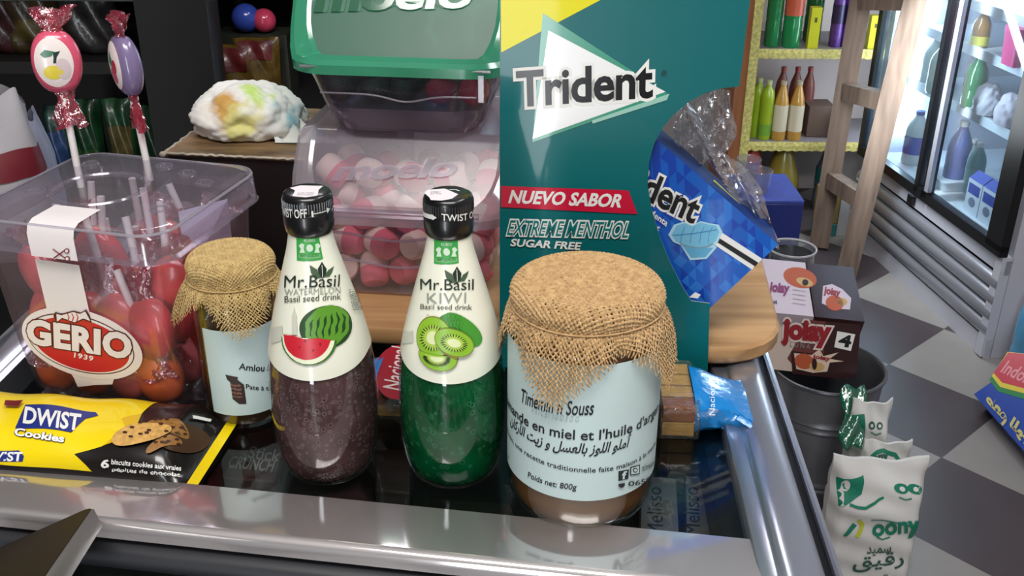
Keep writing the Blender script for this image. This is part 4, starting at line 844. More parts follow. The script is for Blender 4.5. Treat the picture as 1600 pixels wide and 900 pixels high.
# lollipops: wrapped oval head, twisted ends, white stick
def lolly(name, col, twist, orange=False, face=None):
    e = empty(name, (0, 0, 0), 'x', 'lollipop', 'lollipops in the tub'); m = MB()
    prof = []
    for i in range(17):
        t = i / 16; z = -.0195 + .039 * t; prof.append((.0165 * math.sqrt(max(0, 1 - (2 * t - 1) ** 2)) ** .9 + .0003, z * 1.18))
    P = np.array([[(r * math.sin(q), .0095 * (r / .0165) * np.sign(-math.cos(q)) * abs(math.cos(q)) ** .7, z) for q in np.linspace(0, 2 * PI, 28, endpoint=False)] for r, z in prof]); m.grid(P, col, True); m.build('candy', e, local=True, smooth=60)
    rs = np.random.RandomState(6)
    for sg, n_, L_ in ((1, 7, .015), (-1, 9, .026)):
        G = []; m = MB()
        for k in range(n_):
            t = k / (n_ - 1); rr = .0042 + ((.0085 if sg > 0 else .005) * t if t > .3 else .006 * (.3 - t)); z = sg * (.0212 + L_ * t)
            G.append([((rr * (1 + .35 * math.sin(q * 5 + k)) * math.cos(q) + (.004 * t if sg > 0 else .001)), rr * .5 * (1 + .35 * math.sin(q * 4 + 2 * k)) * math.sin(q), z + .002 * math.sin(q * 3) * t) for q in np.linspace(0, 2 * PI, 24, endpoint=False)])
        m.grid(G, twist, True); m.build('twisted_wrapper', e, local=True, smooth=40)
    m = MB(); m.tube([(0, 0, -.022), (0, 0, -.050), (0, 0, -.079)], .0026, pm('white_stick', (236, 230, 228), .5), 12); m.build('stick', e, local=True, smooth=40)
    if face:
        m = MB()
        class FS:
            maxlen = .003
            def map(s, u, v, o):
                t = np.clip((v / 1.18 + .0195) / .039, 0, 1); r = .0165 * np.sqrt(np.clip(1 - (2 * t - 1) ** 2, 0, 1)) ** .9 + .0003; sx = np.clip(u / r, -1, 1); y = .0095 * (r / .0165) * np.sqrt(np.clip(1 - sx * sx, 0, 1)) ** .7 + o
                return np.stack([u, -y, v], 1)
            def px(s, x, y): return (x, y)
        a = Art(m, FS(), .0003, .0002); a.ell((-.0015, .001), (.0112, .001), (-.0015, .0185), pm('lolly_label_white', (236, 224, 220), .3, coat=.4), 36); a.up()
        if face == 'lemon':
            a.ell((-.003, -.0055), (.0035, -.0055), (-.003, -.0005), pm('lemon_print', (226, 206, 60), .3), 20); a.ell((.004, -.0035), (.009, -.0035), (.004, .004), pm('pale_fruit', (214, 196, 200), .3), 20); g = pm('leaf_print', (70, 122, 96), .3)
            a.poly([(-.0095, .0075), (-.006, .0105), (.0, .009), (-.002, .006), (-.007, .005)], g); a.poly([(-.001, .0085), (.004, .009), (.001, .005), (.0, .001), (-.002, .001), (-.001, .005)], pm('stem_print', (34, 60, 52), .3))
        else:
            a.poly([(-.004, .012), (.001, .006), (.0, -.001), (-.005, .004)], pm('leaf_print', (70, 122, 96), .3)); a.ell((-.0005, -.006), (.004, -.006), (-.0005, .0), pm('cherry_print', (176, 40, 70), .3), 18)
            a.ell((.003, .001), (.006, .001), (.003, .006), pm('cherry_print', (176, 40, 70), .3), 18)
        m.build('fruit_label', e, local=True, smooth=60)
    return e
TWR = thin('pink_twist', (226, 90, 120), .45, (206, 60, 92), .12, .25, .8, 160); TWC = thin('clear_twist', (240, 214, 222), .3, (226, 170, 184), .12, .25, .8, 160)
CO = [pm('candy_orange', (232, 112, 52), .3, sss=.1, coat=.4, var=.25, vscale=60), pm('candy_red', (222, 74, 76), .3, coat=.4, var=.3, vscale=60), pm('candy_pinkish', (222, 110, 112), .3, coat=.4, var=.25, vscale=60)]
def axis_rot(d, roll=0):
    q = Vector([float(v) for v in d]).to_track_quat('Z', 'Y'); return (q.to_matrix() @ Matrix.Rotation(roll, 3, 'Z')).to_euler()
# two stuck through the lid
for px_b, px_h, col, tw, face, lb_, roll in (((122, 268), (89, 96), pm('candy_pink_wrap', (214, 84, 112), .25, coat=.6), TWR, 'lemon', 'round pink lollipop with a lemon picture standing up through the tub lid', .35), ((230, 258), (197, 102), pm('candy_lilac_wrap', (124, 108, 146), .25, coat=.6), TWR, 'cherry', 'lilac lollipop with a cherry picture seen almost edge on above the tub lid', -.86)):
    bz = top_z - .004; b_ = atZ(*px_b, bz); h_ = atY(*px_h, b_[1] + .0); d_ = h_ - b_; L_ = np.linalg.norm(d_); d_ /= L_
    e = lolly('lollipop', col, tw, face=face); e['label'] = lb_; e['group'] = 'lollipops standing on the tub'; e.location = h_; e.rotation_euler = axis_rot(d_, 0); up = d_
    # face turned to the camera, then rolled
    xx = np.cross(np.array([0, -1.0, 0]), up); xx /= np.linalg.norm(xx); yy = np.cross(up, xx); Mx = Matrix((xx.tolist(), (yy).tolist(), up.tolist())).transposed(); 
    Mx = Matrix((( -xx).tolist(), (-yy).tolist(), up.tolist())).transposed() if (np.cross(-xx, -yy) @ up) > 0 else Mx
    if (np.array(Mx.col[1])[1]) < 0: Mx = Matrix((xx.tolist(), yy.tolist(), up.tolist())).transposed()
    e.rotation_euler = (Mx @ Matrix.Rotation(roll, 3, 'Z')).to_euler()
    s_ = L_ - .079 if False else 1
    for ch in e.children:
        if ch.name.startswith('stick'): ch.scale = (1, 1, 1); ch.data = ch.data.copy(); 
        if ch.name.startswith('stick'):
            for v in ch.data.vertices:
                if v.co.z < -.03: v.co.z = v.co.z * (L_ + .012) / .079 if v.co.z < -.06 else v.co.z
protos = [lolly('lollipop', CO[0], TWC), lolly('lollipop', CO[1], TWR), lolly('lollipop', CO[2], TWC)]
rs = np.random.RandomState(21); used = [False] * 3; spots = []
for lay in range(2):
    for row in range(4):
        for cc in range(4):
            if lay == 1 and row and (row + cc) % 2: continue
            spots.append((-.040 + .0268 * cc + rs.uniform(-.001, .001), .0155 + .0268 * row, .0215 + .036 * lay, lay))
spots += [(-.046, .022, .086, 2), (-.015, .05, .092, 2), (.03, .1, .09, 2), (.047, .035, .083, 2), (.005, .09, .088, 2)]
names = {0: 'orange', 1: 'red', 2: 'pinkish'}
for i, (x, y, z, lay) in enumerate(spots):
    k = (0 if i % 5 != 2 else 2) if lay == 0 else (1 if i % 2 else 2); p = (GT @ np.array([x, y, z, 1]))[:3]
    if lay < 2: d_ = gx * (rs.uniform(.05, .4) if x > -.005 else rs.uniform(-.12, .06)) + gy * (rs.uniform(-.3, -.02) if y < .08 else rs.uniform(0, .15)) + np.array([0, 0, -1.0])
    else: d_ = gx * math.copysign(rs.uniform(.3, .6), x) + gy * rs.uniform(-.1, .1) + np.array([0, 0, .9])
    d_ /= np.linalg.norm(d_); yx = gy - d_ * (gy @ d_); yx /= np.linalg.norm(yx); xx = np.cross(yx, d_); RM = Matrix((xx.tolist(), yx.tolist(), d_.tolist())).transposed() @ Matrix.Rotation(rs.uniform(-.5, .5), 3, 'Z')
    lab_ = names[k] + ' wrapped lollipop ' + ('lying head down at the bottom of the tub' if lay == 0 else 'head down halfway up the heap in the tub' if lay == 1 else 'lying near the top of the heap under the tub lid')
    o = protos[k] if not used[k] else dup(protos[k], (0, 0, 0)); used[k] = True
    o.location = p; o.rotation_euler = RM.to_euler(); o['label'] = lab_; o['group'] = names[k] + ' lollipops ' + ('at the bottom' if lay == 0 else 'in the middle' if lay == 1 else 'at the top') + ' of the tub'
# folded paper insert in the tub
m = MB(); pp = [(GT @ np.array([x, y, z, 1]))[:3] for x, y, z in ((hw - .002, .035, gz - .03), (hw + .002, .09, gz - .035), (hw + .003, .09, gz + .008), (hw - .012, .05, gz + .012))]
m.add(pp, [(0, 1, 2, 3)], pm('lilac_paper', (200, 190, 214), .6)); o = m.thing('paper_leaflet', 'pale lilac paper leaflet standing inside the right side of the lollipop tub', 'leaflet', smooth=0); o.modifiers.new('s', 'SOLIDIFY').thickness = .0005

# ------------------------------------------------------------------ things behind the tub
Yb = .80; b0 = atY(262, 238, Yb); topz = b0[2]; b1 = atZ(478, 248, topz); b2 = atZ(345, 192, topz); ux = b1 - b0; LX = np.linalg.norm(ux); ux /= LX; uy = np.array([-ux[1], ux[0], 0])
T = np.eye(4); T[:3, 0] = ux; T[:3, 1] = uy; T[:3, 3] = [b0[0], b0[1], 0]; DPT = .14; zb = ZC + .0003
be = empty('cardboard_box', (T @ np.array([LX / 2, DPT / 2, zb, 1]))[:3], 'black cardboard box with a scuffed brown top behind the lollipop tub', 'box')
WORN = pm('worn_brown_card', (118, 92, 62), .6, var=.55, vscale=22, stretch=(1, 3, 1), bump=.4, bscale=60)
m = MB(); m.box((LX / 2, DPT / 2, (zb + topz - .002) / 2), (LX, DPT, topz - .002 - zb), pm('black_card', (26, 23, 23), .4), T); bp_ = Plane(b0 - uy * .0004, ux, (0, 0, 1)); a = Art(m, bp_, .0002); a.text('Ingrédients', (283, 255), (314, 256), (283, 249), pm('orange_print', (170, 96, 60), .5)); m.build('body', be, smooth=0)
m = MB(); m.box((LX / 2, DPT / 2, topz - .001), (LX + .004, DPT + .004, .002), WORN, T); m.build('worn_lid', be, smooth=0)
m = MB(); rim = pm('frayed_card_edge', (178, 168, 152), .8, var=.2, vscale=200)
pts = [(-.002, -.002), (LX + .002, -.002)]; m.tube([(T @ np.array([-.002 + (LX + .004) * k / 30, -.0025 + .0006 * math.sin(k * 2.1), topz + .0004 * math.sin(k * 3.3), 1]))[:3] for k in range(31)], .0011, rim, 6); m.tube([(T @ np.array([-.0025 + .0006 * math.sin(k * 2.7), -.002 + (DPT + .004) * k / 24, topz + .0004 * math.sin(k * 2.3), 1]))[:3] for k in range(25)], .0011, rim, 6); m.ell((T @ np.array([-.003, -.003, topz - .001, 1]))[:3], (.0028, .0028, .0026), rim); m.build('frayed_edge', be)
# crumpled napkin
def crumple(m, c, hx, hy, hz, mat, seed=0, T=None, sc=1.0, fine=0):
    rs = np.random.RandomState(seed); W = rs.uniform(-1, 1, (9, 3)); W = W / np.linalg.norm(W, axis=1)[:, None]; fr = rs.uniform(2, 9, 9); ph = rs.uniform(0, 6, 9); P = []
    NR = 29 if not fine else 61
    for i in range(NR):
        a_ = PI * i / (NR - 1); row = []
        for b_ in np.linspace(0, 2 * PI, 56 if not fine else 120, endpoint=False):
            d = np.array([math.sin(a_) * math.cos(b_), math.sin(a_) * math.sin(b_), math.cos(a_)]); r = 1 + sc * sum((.075 if k < 4 else .035) * abs(math.sin(fr[k] * (d @ W[k]) + ph[k])) for k in range(9)) - .19 * sc + fine * sum(.02 * abs(math.sin(fr[k] * 3.1 * (d @ W[(k + 3) % 9]) + ph[k] * 2)) for k in range(9))
            z = d[2] * r; row.append((c[0] + d[0] * hx * r, c[1] + d[1] * hy * r, c[2] + hz * (z if z > -.6 else -.6 + (z + .6) * .1)))
        P.append(row)
    m.grid(P, mat, True, T)
def napkin_mat():
    t = NT('stained_napkin'); b = t.n('ShaderNodeBsdfPrincipled'); b.inputs['Roughness'].default_value = .8; base = None; tc = t.n('ShaderNodeTexCoord'); nz = t.n('ShaderNodeTexNoise'); nz.inputs['Scale'].default_value = 60; nz.inputs['Detail'].default_value = 4; t.l(tc.outputs['Object'], nz.inputs[0]); prev = None; vn = t.n('ShaderNodeTexNoise', noise_type='RIDGED_MULTIFRACTAL'); vn.inputs['Scale'].default_value = 34; vn.inputs['Detail'].default_value = 3; t.l(tc.outputs['Object'], vn.inputs[0]); bp = t.n('ShaderNodeBump'); bp.inputs['Strength'].default_value = .8; bp.inputs['Distance'].default_value = .0025; t.l(vn.outputs[0], bp.inputs['Height']); t.l(bp.outputs[0], b.inputs['Normal'])
    for c_, r_, colr in (((.012, -.02, .052), .022, (184, 214, 90)), ((-.018, -.03, .03), .020, (196, 146, 60)), ((.045, -.03, .03), .024, (120, 170, 186)), ((.068, -.02, .016), .02, (90, 130, 160)), ((-.002, -.03, .018), .02, (214, 208, 130))):
        d = t.n('ShaderNodeVectorMath', operation='DISTANCE'); d.inputs[1].default_value = c_; t.l(tc.outputs['Object'], d.inputs[0]); ad = t.n('ShaderNodeMath', operation='MULTIPLY_ADD'); ad.inputs[1].default_value = .035; t.l(nz.outputs[0], ad.inputs[0]); t.l(d.outputs['Value'], ad.inputs[2])
        rp = t.ramp(ad.outputs[0], [((r_ + .008), (.95, .95, .95, 1)), ((r_ + .017), (0, 0, 0, 1))]); mx = t.n('ShaderNodeMix', data_type='RGBA'); t.l(rp, mx.inputs[0]); mx.inputs[6].default_value = lin((228, 226, 222)); mx.inputs[7].default_value = lin(colr)
        if prev is not None: t.l(prev, mx.inputs[6])
        prev = mx.outputs[2]
    t.l(prev, b.inputs['Base Color']); t.l(b.outputs[0], t.out.inputs[0]); return t.m
nc = atY(398, 184, Yb + .055); NM = napkin_mat(); m = MB(); crumple(m, (nc[0] - .004, nc[1], topz + .0155), .040, .03, .0235, NM, 4, None, .8, 1)
G = []
for k in range(22):
    t = k / 21; x = nc[0] + .020 + .055 * t; hw_ = .026 * (1 - .75 * t); zc_ = topz + .028 - .030 * t ** 1.2 + .002 * math.sin(k); G.append([(x + .003 * math.sin(q * 5), nc[1] - .016 - .012 * t + hw_ * q * .6, max(topz + .0012, zc_ - .010 * q * q + .006 * math.sin(q * 6 + k * .4) - hw_ * .5 * (1 - q))) for q in np.linspace(-1, 1, 14)])
m.grid(G, NM); o = m.thing('paper_napkin', 'crumpled white paper napkin with yellow and blue stains on the scuffed box', 'napkin', loc=(nc[0], nc[1], topz + .0003), smooth=70)
# white and red bag at the far left
m = MB(); bc = atZ(22, 300, ZC + .012); bc = bc + np.array([0, .03, 0]); WBAG = pm('white_bag_paper', (160, 156, 160), .6, bump=.5, bscale=40)
crumple(m, (bc[0] - .004, bc[1], ZC + .058), .045, .035, .092, WBAG, 12, None, 1.3)
def sack(name, label, cat, c, w_, d_, h_, mat, band=None, group=None, seed=0, rz=0, top=.25, lean=0):
    """soft standing bag: body with pinched, wrinkled top"""
    e = empty(name, c, label, cat, group, rz); rs = np.random.RandomState(seed); P = []; fr = rs.uniform(3, 8, 4); ph = rs.uniform(0, 6, 4)
    for i in range(26):
        t = i / 25; z = h_ * t; bul = (math.sin(min(t * 3, 1) * PI / 2)) ; pin = 1 if t < .62 else 1 - (1 - top) * ((t - .62) / .38) ** 1.4; ring = []
        for q in np.linspace(0, 2 * PI, 44, endpoint=False):
            c_, s_ = math.cos(q), math.sin(q); wr = 1 + .03 * math.sin(q * fr[0] + t * fr[1] + ph[0]) + .04 * math.sin(round(fr[2]) * q + t * 7 + ph[2]) * (.3 + t)
            ring.append((w_ / 2 * np.sign(c_) * abs(c_) ** .6 * wr * (.88 + .12 * bul) + lean * z, d_ / 2 * np.sign(s_) * abs(s_) ** .7 * wr * pin * bul + .001 * s_, z + .012 * math.sin(q * 3 + ph[1]) * t ** 4 * h_ / .2))
        P.append(ring)
    m = MB(); m.grid(P, mat, True); j = m.mi(mat); m.F.append(tuple(range(44))[::-1]); m.K.append(j); m.build('bag_body', e, local=True, smooth=70)
    if band:
        m = MB(); m.grid([[(x * 1.02, y * 1.03, z) for x, y, z in P[i]] for i in range(band[0], band[1])], band[2], True); m.build('printed_band', e, local=True, smooth=70)
    return e
m = None
wb = atY(-5, 300, .86); sack('paper_bag', 'wrinkled white bag with a red band at the left edge behind the tub', 'bag', (wb[0] + .004, .86, ZC), .085, .06, .155, WBAG, (14, 19, pm('band_red', (104, 26, 36), .5)), None, 5, .2, .35, -.05)
wb2 = atY(48, 300, .92); sack('paper_bag', 'pale bluish white bag with a pinched top, half hidden by the banded bag', 'bag', (wb2[0], .935, ZC), .05, .04, .12, pm('bluish_bag_paper', (134, 138, 158), .6, bump=.5, bscale=40), None, None, 8, -.3, .15, -.1)

# ------------------------------------------------------------------ phone at the lower left
pA, pC = atZ(150, 789, .989), atZ(70, 905, 1.035)
zl_, zh_ = .86, 1.05
for _ in range(40):
    zm_ = (zl_ + zh_) / 2; pB = atZ(0, 856, zm_)
    if (pB - pA) @ (pC - pA) > 0: zh_ = zm_
    else: zl_ = zm_
uu = pB - pA; uu /= np.linalg.norm(uu); vv = pC - pA; vv -= uu * (vv @ uu); vv /= np.linalg.norm(vv); nn = np.cross(uu, vv)
if nn[2] < 0: nn = -nn
PT = np.eye(4); PT[:3, 0] = uu; PT[:3, 1] = vv; PT[:3, 2] = nn; PT[:3, 3] = pA; sgn = 1
pe = empty('mobile_phone', pA + uu * .04 + vv * .06 - nn * .01, 'dark screened phone with a silver edge leaning at the lower left corner', 'phone')
def slab(ins, z0, z1, r): return [(.0375, .07, .0375 - ins, .07 - ins, r, z) for z in (z0, z1)]
m = MB(); ALU = pm('phone_silver', (150, 148, 148), .35, .7); sc_ = [(.0375, .07, .0375 - i_, .07 - i_, .008, sgn * z) for i_, z in ((.0012, -.0125), (0, -.0115), (0, -.001), (.0008, 0))]
m.loft(sc_, ALU, PT); m.build('metal_frame', pe, smooth=40)
m = MB(); m.loft([(.0375, .07, .0362, .0687, .0075, sgn * .0001), (.0375, .07, .0362, .0687, .0075, sgn * .0005)], pm('phone_screen', (30, 22, 22), .5, spec=.12), PT); m.build('screen', pe, smooth=30)
# sweets on the lower ledge behind the slanted pane
lz = .7353
e = empty('foil_sweet', atZ(260, 880, .78) * [1, 1, 0] + [0, 0, lz], 'red and silver foil sweet behind the slanted front pane', 'sweet', 'sweets on the lower ledge'); c = np.array(e.location)
m = MB(); crumple(m, (c[0], c[1], lz + .02), .022, .016, .02, pm('red_foil', (150, 40, 46), .25, .5, bump=.6), 31); m.build('foil', e)
for k, x in enumerate((400, 445, 490, 540, 590)):
    p = atZ(x, 905 + k * 2, .79); m = MB(); crumple(m, (p[0], p[1], lz + .018), .013, .013, .018, pm(('cream_sweet', 'olive_sweet', 'yellow_sweet')[k % 3], ((150, 140, 130), (110, 104, 80), (150, 130, 60))[k % 3], .4, bump=.5), 40 + k)
    m.thing('wrapped_sweet', 'small ' + ('cream', 'olive', 'yellow')[k % 3] + ' wrapped sweet in the row behind the front pane', 'sweet', 'row of wrapped sweets on the ledge')

# ------------------------------------------------------------------ drinks fridge on the right
F0 = np.array([1.268, 2.407, 0]); fe = empty('drinks_fridge', F0, 'tall white glass door fridge glowing inside, at the right wall', 'fridge', rz=math.atan2(-.992, .124))
FW = pm('fridge_white', (196, 196, 206), .4); LIN = pm('fridge_liner', (226, 230, 236), .5); FB = pm('fridge_black', (16, 18, 22), .35); FS_ = pm('fridge_silver', (170, 172, 182), .3, .6)
def fp(name, fn, mat_smooth=0, par=None): m = MB(); fn(m); return m.build(name, par or fe, local=True, smooth=mat_smooth)
fp('cabinet', lambda m: m.box((-.845, .32, 1.0), (.03, .60, 2.0), FW).box((-.016, .32, 1.0), (.032, .60, 2.0), FW).box((-.43, .605, 1.0), (.86, .03, 2.0), LIN).box((-.43, .32, .29), (.80, .56, .03), LIN).box((-.43, .31, 1.97), (.86, .62, .06), FW).box((-.43, .32, .14), (.80, .55, .26), FB))
def grille(m):
    m.box((-.43, .012, .028), (.86, .02, .056), FW); m.box((-.43, .014, .265), (.86, .018, .04), FW)
    for k in range(4):
        z = .082 + k * .045; m.grid([[(x, .006 - .016 * math.sin(q), z + .021 * -math.cos(q)) for q in np.linspace(0, PI, 9)] for x in (-.86, 0)], FS_)
    m.box((-.015, .008, .15), (.03, .03, .29), FW)
fp('base_grille', grille, 50); fp('latch', lambda m: m.box((-.50, -.003, .268), (.03, .012, .025), FB))
DGL = thin('fridge_door_glass', (232, 240, 244), .03, (220, 230, 240), .04, .06)
for x0, x1 in ((-.86, -.425), (-.42, -.0)):
    d = fp('door', lambda m: m.box(((x0 + x1) / 2, -.008, .312), (x1 - x0, .024, .03), FB).box(((x0 + x1) / 2, -.008, 1.92), (x1 - x0, .024, .05), FB).box((x0 + .012, -.008, 1.11), (.024, .024, 1.6), FB).box((x1 - .035, -.008, 1.11), (.07 if x1 > -.1 else .02, .024, 1.6), FB))
    fp('glass_pane', lambda m: m.box(((x0 + x1) / 2, -.004, 1.11), (x1 - x0 - .05, .005, 1.58), DGL), 0, d)
    if x0 > -.5: fp('silver_handle', lambda m: m.box((x0 + .033, -.022, 1.11), (.02, .012, 1.55), FS_), 0, d)
SHF = pm('fridge_shelf_white', (214, 218, 226), .4)
for z in (.545, .715, .835, 1.1, 1.35, 1.6): fp('shelf', lambda m: m.box((-.43, .30, z), (.79, .40, .014), SHF).box((-.43, .10, z), (.79, .012, .028), SHF))
for x in (-.40,): fp('divider', lambda m: m.box((-.19, .16, .62), (.012, .012, .62), SHF).box((-.045, .16, .62), (.012, .012, .62), SHF))
fp('lamp_tube', lambda m: m.tube([(-.79, .10, .38), (-.79, .10, 1.85)], .016, pm('fridge_lamp', (214, 240, 255), .3, emit=45), 12), 40)
def farea(loc, aim, sx, sy, pw):
    l = bpy.data.lights.new('fridge_light', 'AREA'); l.shape = 'RECTANGLE'; l.size = sx; l.size_y = sy; l.energy = pw; l.color = (.86, .95, 1); o = bpy.data.objects.new('fridge_light', l); COL.objects.link(o); R4 = fe.matrix_basis
    o.location = R4 @ Vector(loc); o.rotation_euler = ((R4 @ Vector(aim)) - o.location).to_track_quat('-Z', 'Y').to_euler()
farea((-.76, .30, 1.15), (-.3, .30, 1.0), .3, 1.5, 36); farea((-.42, .04, 1.15), (-.5, .5, .9), .04, 1.5, 14)
FT = np.array(fe.matrix_basis)
def fpos(x, y, z): return (FT @ np.array([x, y, z, 1]))[:3]
def carton(x, y, z, w_, d_, h_, mats, label, cat, group=None, txt=None):
    p = fpx(x, y, .08, z); e = empty('drink_carton', p, label, cat, group, rz=fe.rotation_euler[2]); m = MB(); m.box((0, 0, h_ * .41), (w_, d_, h_ * .82), mats[0]); m.box((0, -d_ / 2 - .0004, h_ * .60), (w_ * .8, .0006, h_ * .25), mats[1]); m.ell((0, -d_ / 2, h_ * .28), (w_ * .25, .001, h_ * .12), mats[2]); m.build('body', e, local=True, smooth=0)
    m = MB(); m.add([(-w_ / 2, -d_ / 2, h_ * .82), (w_ / 2, -d_ / 2, h_ * .82), (w_ / 2, d_ / 2, h_ * .82), (-w_ / 2, d_ / 2, h_ * .82), (-w_ / 2, 0, h_), (w_ / 2, 0, h_)], [(0, 1, 5, 4), (2, 3, 4, 5), (0, 4, 3), (1, 2, 5)], mats[3]); m.build('gable_top', e, local=True, smooth=0); return e
MW, MBLU = pm('milk_white', (226, 230, 240), .4), pm('milk_blue', (40, 66, 168), .4)
FX, FY = FT[:3, 0], FT[:3, 1]
def fpx(x, y, dep, z):
    """local fridge position of the thing whose foot shows at pixel column x (row about y), dep behind the door plane, foot on height z"""
    d = ray(x, y); t = ((F0 + FY * dep - CAM) @ FY) / (d @ FY); p = CAM + t * d - F0; return fpos(p @ FX, dep, z)
for k, x in enumerate((1527, 1553)): carton(x, 335, .306, .07, .05, .115, [MW, MBLU, pm('milk_grey', (120, 128, 150), .4), MBLU], 'white milk carton with a blue top on the lowest fridge shelf, ' + ('the left one' if k == 0 else 'the right one'), 'milk carton', 'milk cartons in the fridge')
def fbottle(name, label, cat, p, r, h, col, capc, lab_=None, group=None, neck=.32, rz=0, lc=None, square=False):
    e = empty(name, p, label, cat, group, rz); m = MB(); hb = h * (1 - neck)
    prof = [(0, 0), (r * .9, 0), (r, .006), (r, hb * .45), (r * .95, hb * .5), (r, hb * .55), (r, hb * .92), (r * .85, hb + h * .06), (r * .45, h * .88), (r * .36, h * .92), (r * .36, h * .95), (0, h * .95)]
    m.lathe(prof, col, seg=24); m.build('body', e, local=True, smooth=50); m = MB(); m.lathe([(r * .4, h * .93), (r * .42, h), (0, h)], capc, seg=18); m.build('cap', e, local=True)
    if lab_ is not None:
        m = MB(); m.lathe([(r * 1.015, hb * lab_[0]), (r * 1.02, hb * lab_[1])], lc, seg=24); m.build('label', e, local=True)
    return e
GRN = pm('green_pet', (30, 120, 66), .15, trans=.2, coat=.5); WCAP = pm('white_cap', (220, 220, 220), .4); RCAP = pm('red_cap', (190, 40, 40), .4)
fbottle('juice_bottle', 'dark green bottle on the middle fridge shelf behind the silver handle', 'bottle', fpx(1516, 170, .12, .552), .032, .155, GRN, GRN, None, 'bottles in the fridge')
fbottle('juice_bottle', 'amber bottle on the fridge shelf above the dark green bottle', 'bottle', fpx(1524, 95, .12, .722), .026, .1, pm('amber_pet', (150, 106, 40), .2, coat=.4), pm('yellow_cap', (214, 190, 60), .4), (.1, .5), 'bottles in the fridge', .35, lc=pm('yellow_label', (206, 196, 70), .4))
fbottle('juice_bottle', 'blue capped pale bottle low in the left half of the fridge', 'bottle', fpx(1425, 250, .10, .306), .034, .17, pm('pale_pet', (206, 216, 214), .3), MBLU, (.3, .8), 'bottles in the fridge', lc=MBLU)
fbottle('juice_bottle', 'blue bottle on the lowest fridge shelf left of the milk cartons', 'bottle', fpx(1490, 280, .12, .306), .034, .2, pm('blue_pet', (60, 84, 150), .3), WCAP, None, 'bottles in the fridge')
for k, (x, c, lb_) in enumerate(((1462, (120, 138, 128), 'grey green'), (1448, (196, 206, 204), 'pale'), (1436, (150, 170, 160), 'light green'))): fbottle('juice_bottle', lb_ + ' bottle standing in the bright left half of the fridge', 'bottle', fpx(x, 150, .1 + .03 * k, .552), .034, .15, pm('fb_' + lb_, c, .3), WCAP, None, 'bottles in the fridge')
for k, (x, z, w_, d_, h_, c, lb_) in enumerate(((1586, .722, .075, .06, .1, (214, 70, 128), 'pink tub on the fridge shelf at the right edge'), (1483, .306, .06, .08, .03, (206, 214, 220), 'flat pale packet at the foot of the fridge beside the milk'))):
    m = MB(); T_ = FT.copy(); pq = fpx(x, 100 if k == 0 else 300, .10, z); T_[:3, 3] = [pq[0], pq[1], 0]; x = 0; m.loft([(x, .0, w_ / 2 * .85, d_ / 2 * .85, .01, z), (x, .0, w_ / 2, d_ / 2, .012, z + h_ * .85), (x, .0, w_ / 2 * 1.04, d_ / 2 * 1.04, .013, z + h_ * .86), (x, .0, w_ / 2 * 1.04, d_ / 2 * 1.04, .013, z + h_)], pm('fr_' + str(k), c, .4), T_); m.thing('food_tub', lb_, 'tub')
for k, (x, lb_) in enumerate(((1537, 'left'), (1575, 'right'))):
    m = MB(); p = fpx(x, 190, .11, .552); crumple(m, (p[0], p[1], p[2] + .04), .034, .04, .05, pm('pale_bag_' + lb_, (210, 196, 206) if k else (222, 214, 222), .4, bump=.5), 60 + k); m.thing('bread_bag', 'pale plastic food bag on the fridge shelf above the milk, the ' + lb_ + ' one', 'food bag', 'bags on the fridge shelf')
for k, (x, lb_) in enumerate(((1507, 'grey'), (1519, 'teal'))): fbottle('yogurt_bottle', lb_ + ' small bottle on the low fridge shelf behind the milk cartons', 'bottle', fpx(x, 290, .15, .306), .026, .15, pm('yb_' + lb_, (150, 160, 166) if k == 0 else (96, 150, 150), .4), WCAP, None, 'small bottles in the fridge')

# ------------------------------------------------------------------ wooden ladder
LW = wood('ladder_wood', (96, 79, 68), (134, 114, 100), (30, 30, 3), .75); p0, p1 = np.array([1.040, 2.90, 0]), atY(1430, 0, 2.93); q0, q1 = np.array([1.022, 3.14, 0]), atY(1345, 0, 3.14)
le = empty('wooden_ladder', (p0 + q0) / 2, 'rough wooden ladder leaning in the aisle before the yellow shelf', 'ladder')
def beam(m, a, b, w_, d_, mat, side):
    z = (b - a) / np.linalg.norm(b - a); x = np.array(side, float); x -= z * (x @ z); x /= np.linalg.norm(x); y = np.cross(z, x); T_ = np.eye(4); T_[:3, 0] = x; T_[:3, 1] = y; T_[:3, 2] = z; T_[:3, 3] = (a + b) / 2; m.box((0, 0, 0), (w_, d_, np.linalg.norm(b - a)), mat, T_)
for a_, b_ in ((p0, p1), (q0, q1)):
    b2 = a_ + (b_ - a_) * 1.28; m = MB(); beam(m, a_ + (b2 - a_) / np.linalg.norm(b2 - a_) * .012, b2, .062, .03, LW, (1, -.35, 0)); m.build('rail', le, smooth=0)
for py in (300, 148, -10):
    pr = atY(1330 if py == 300 else 1360 if py > 0 else 1400, py + 12, 2.92); t = pr[2] / p1[2]; a_ = p0 + (p1 - p0) * t; b_ = q0 + (q1 - q0) * t
    m = MB(); beam(m, a_ + (b_ - a_) * .07, a_ + (b_ - a_) * .93, .052, .042, LW, (0, 0, 1)); m.build('step', le, smooth=0)

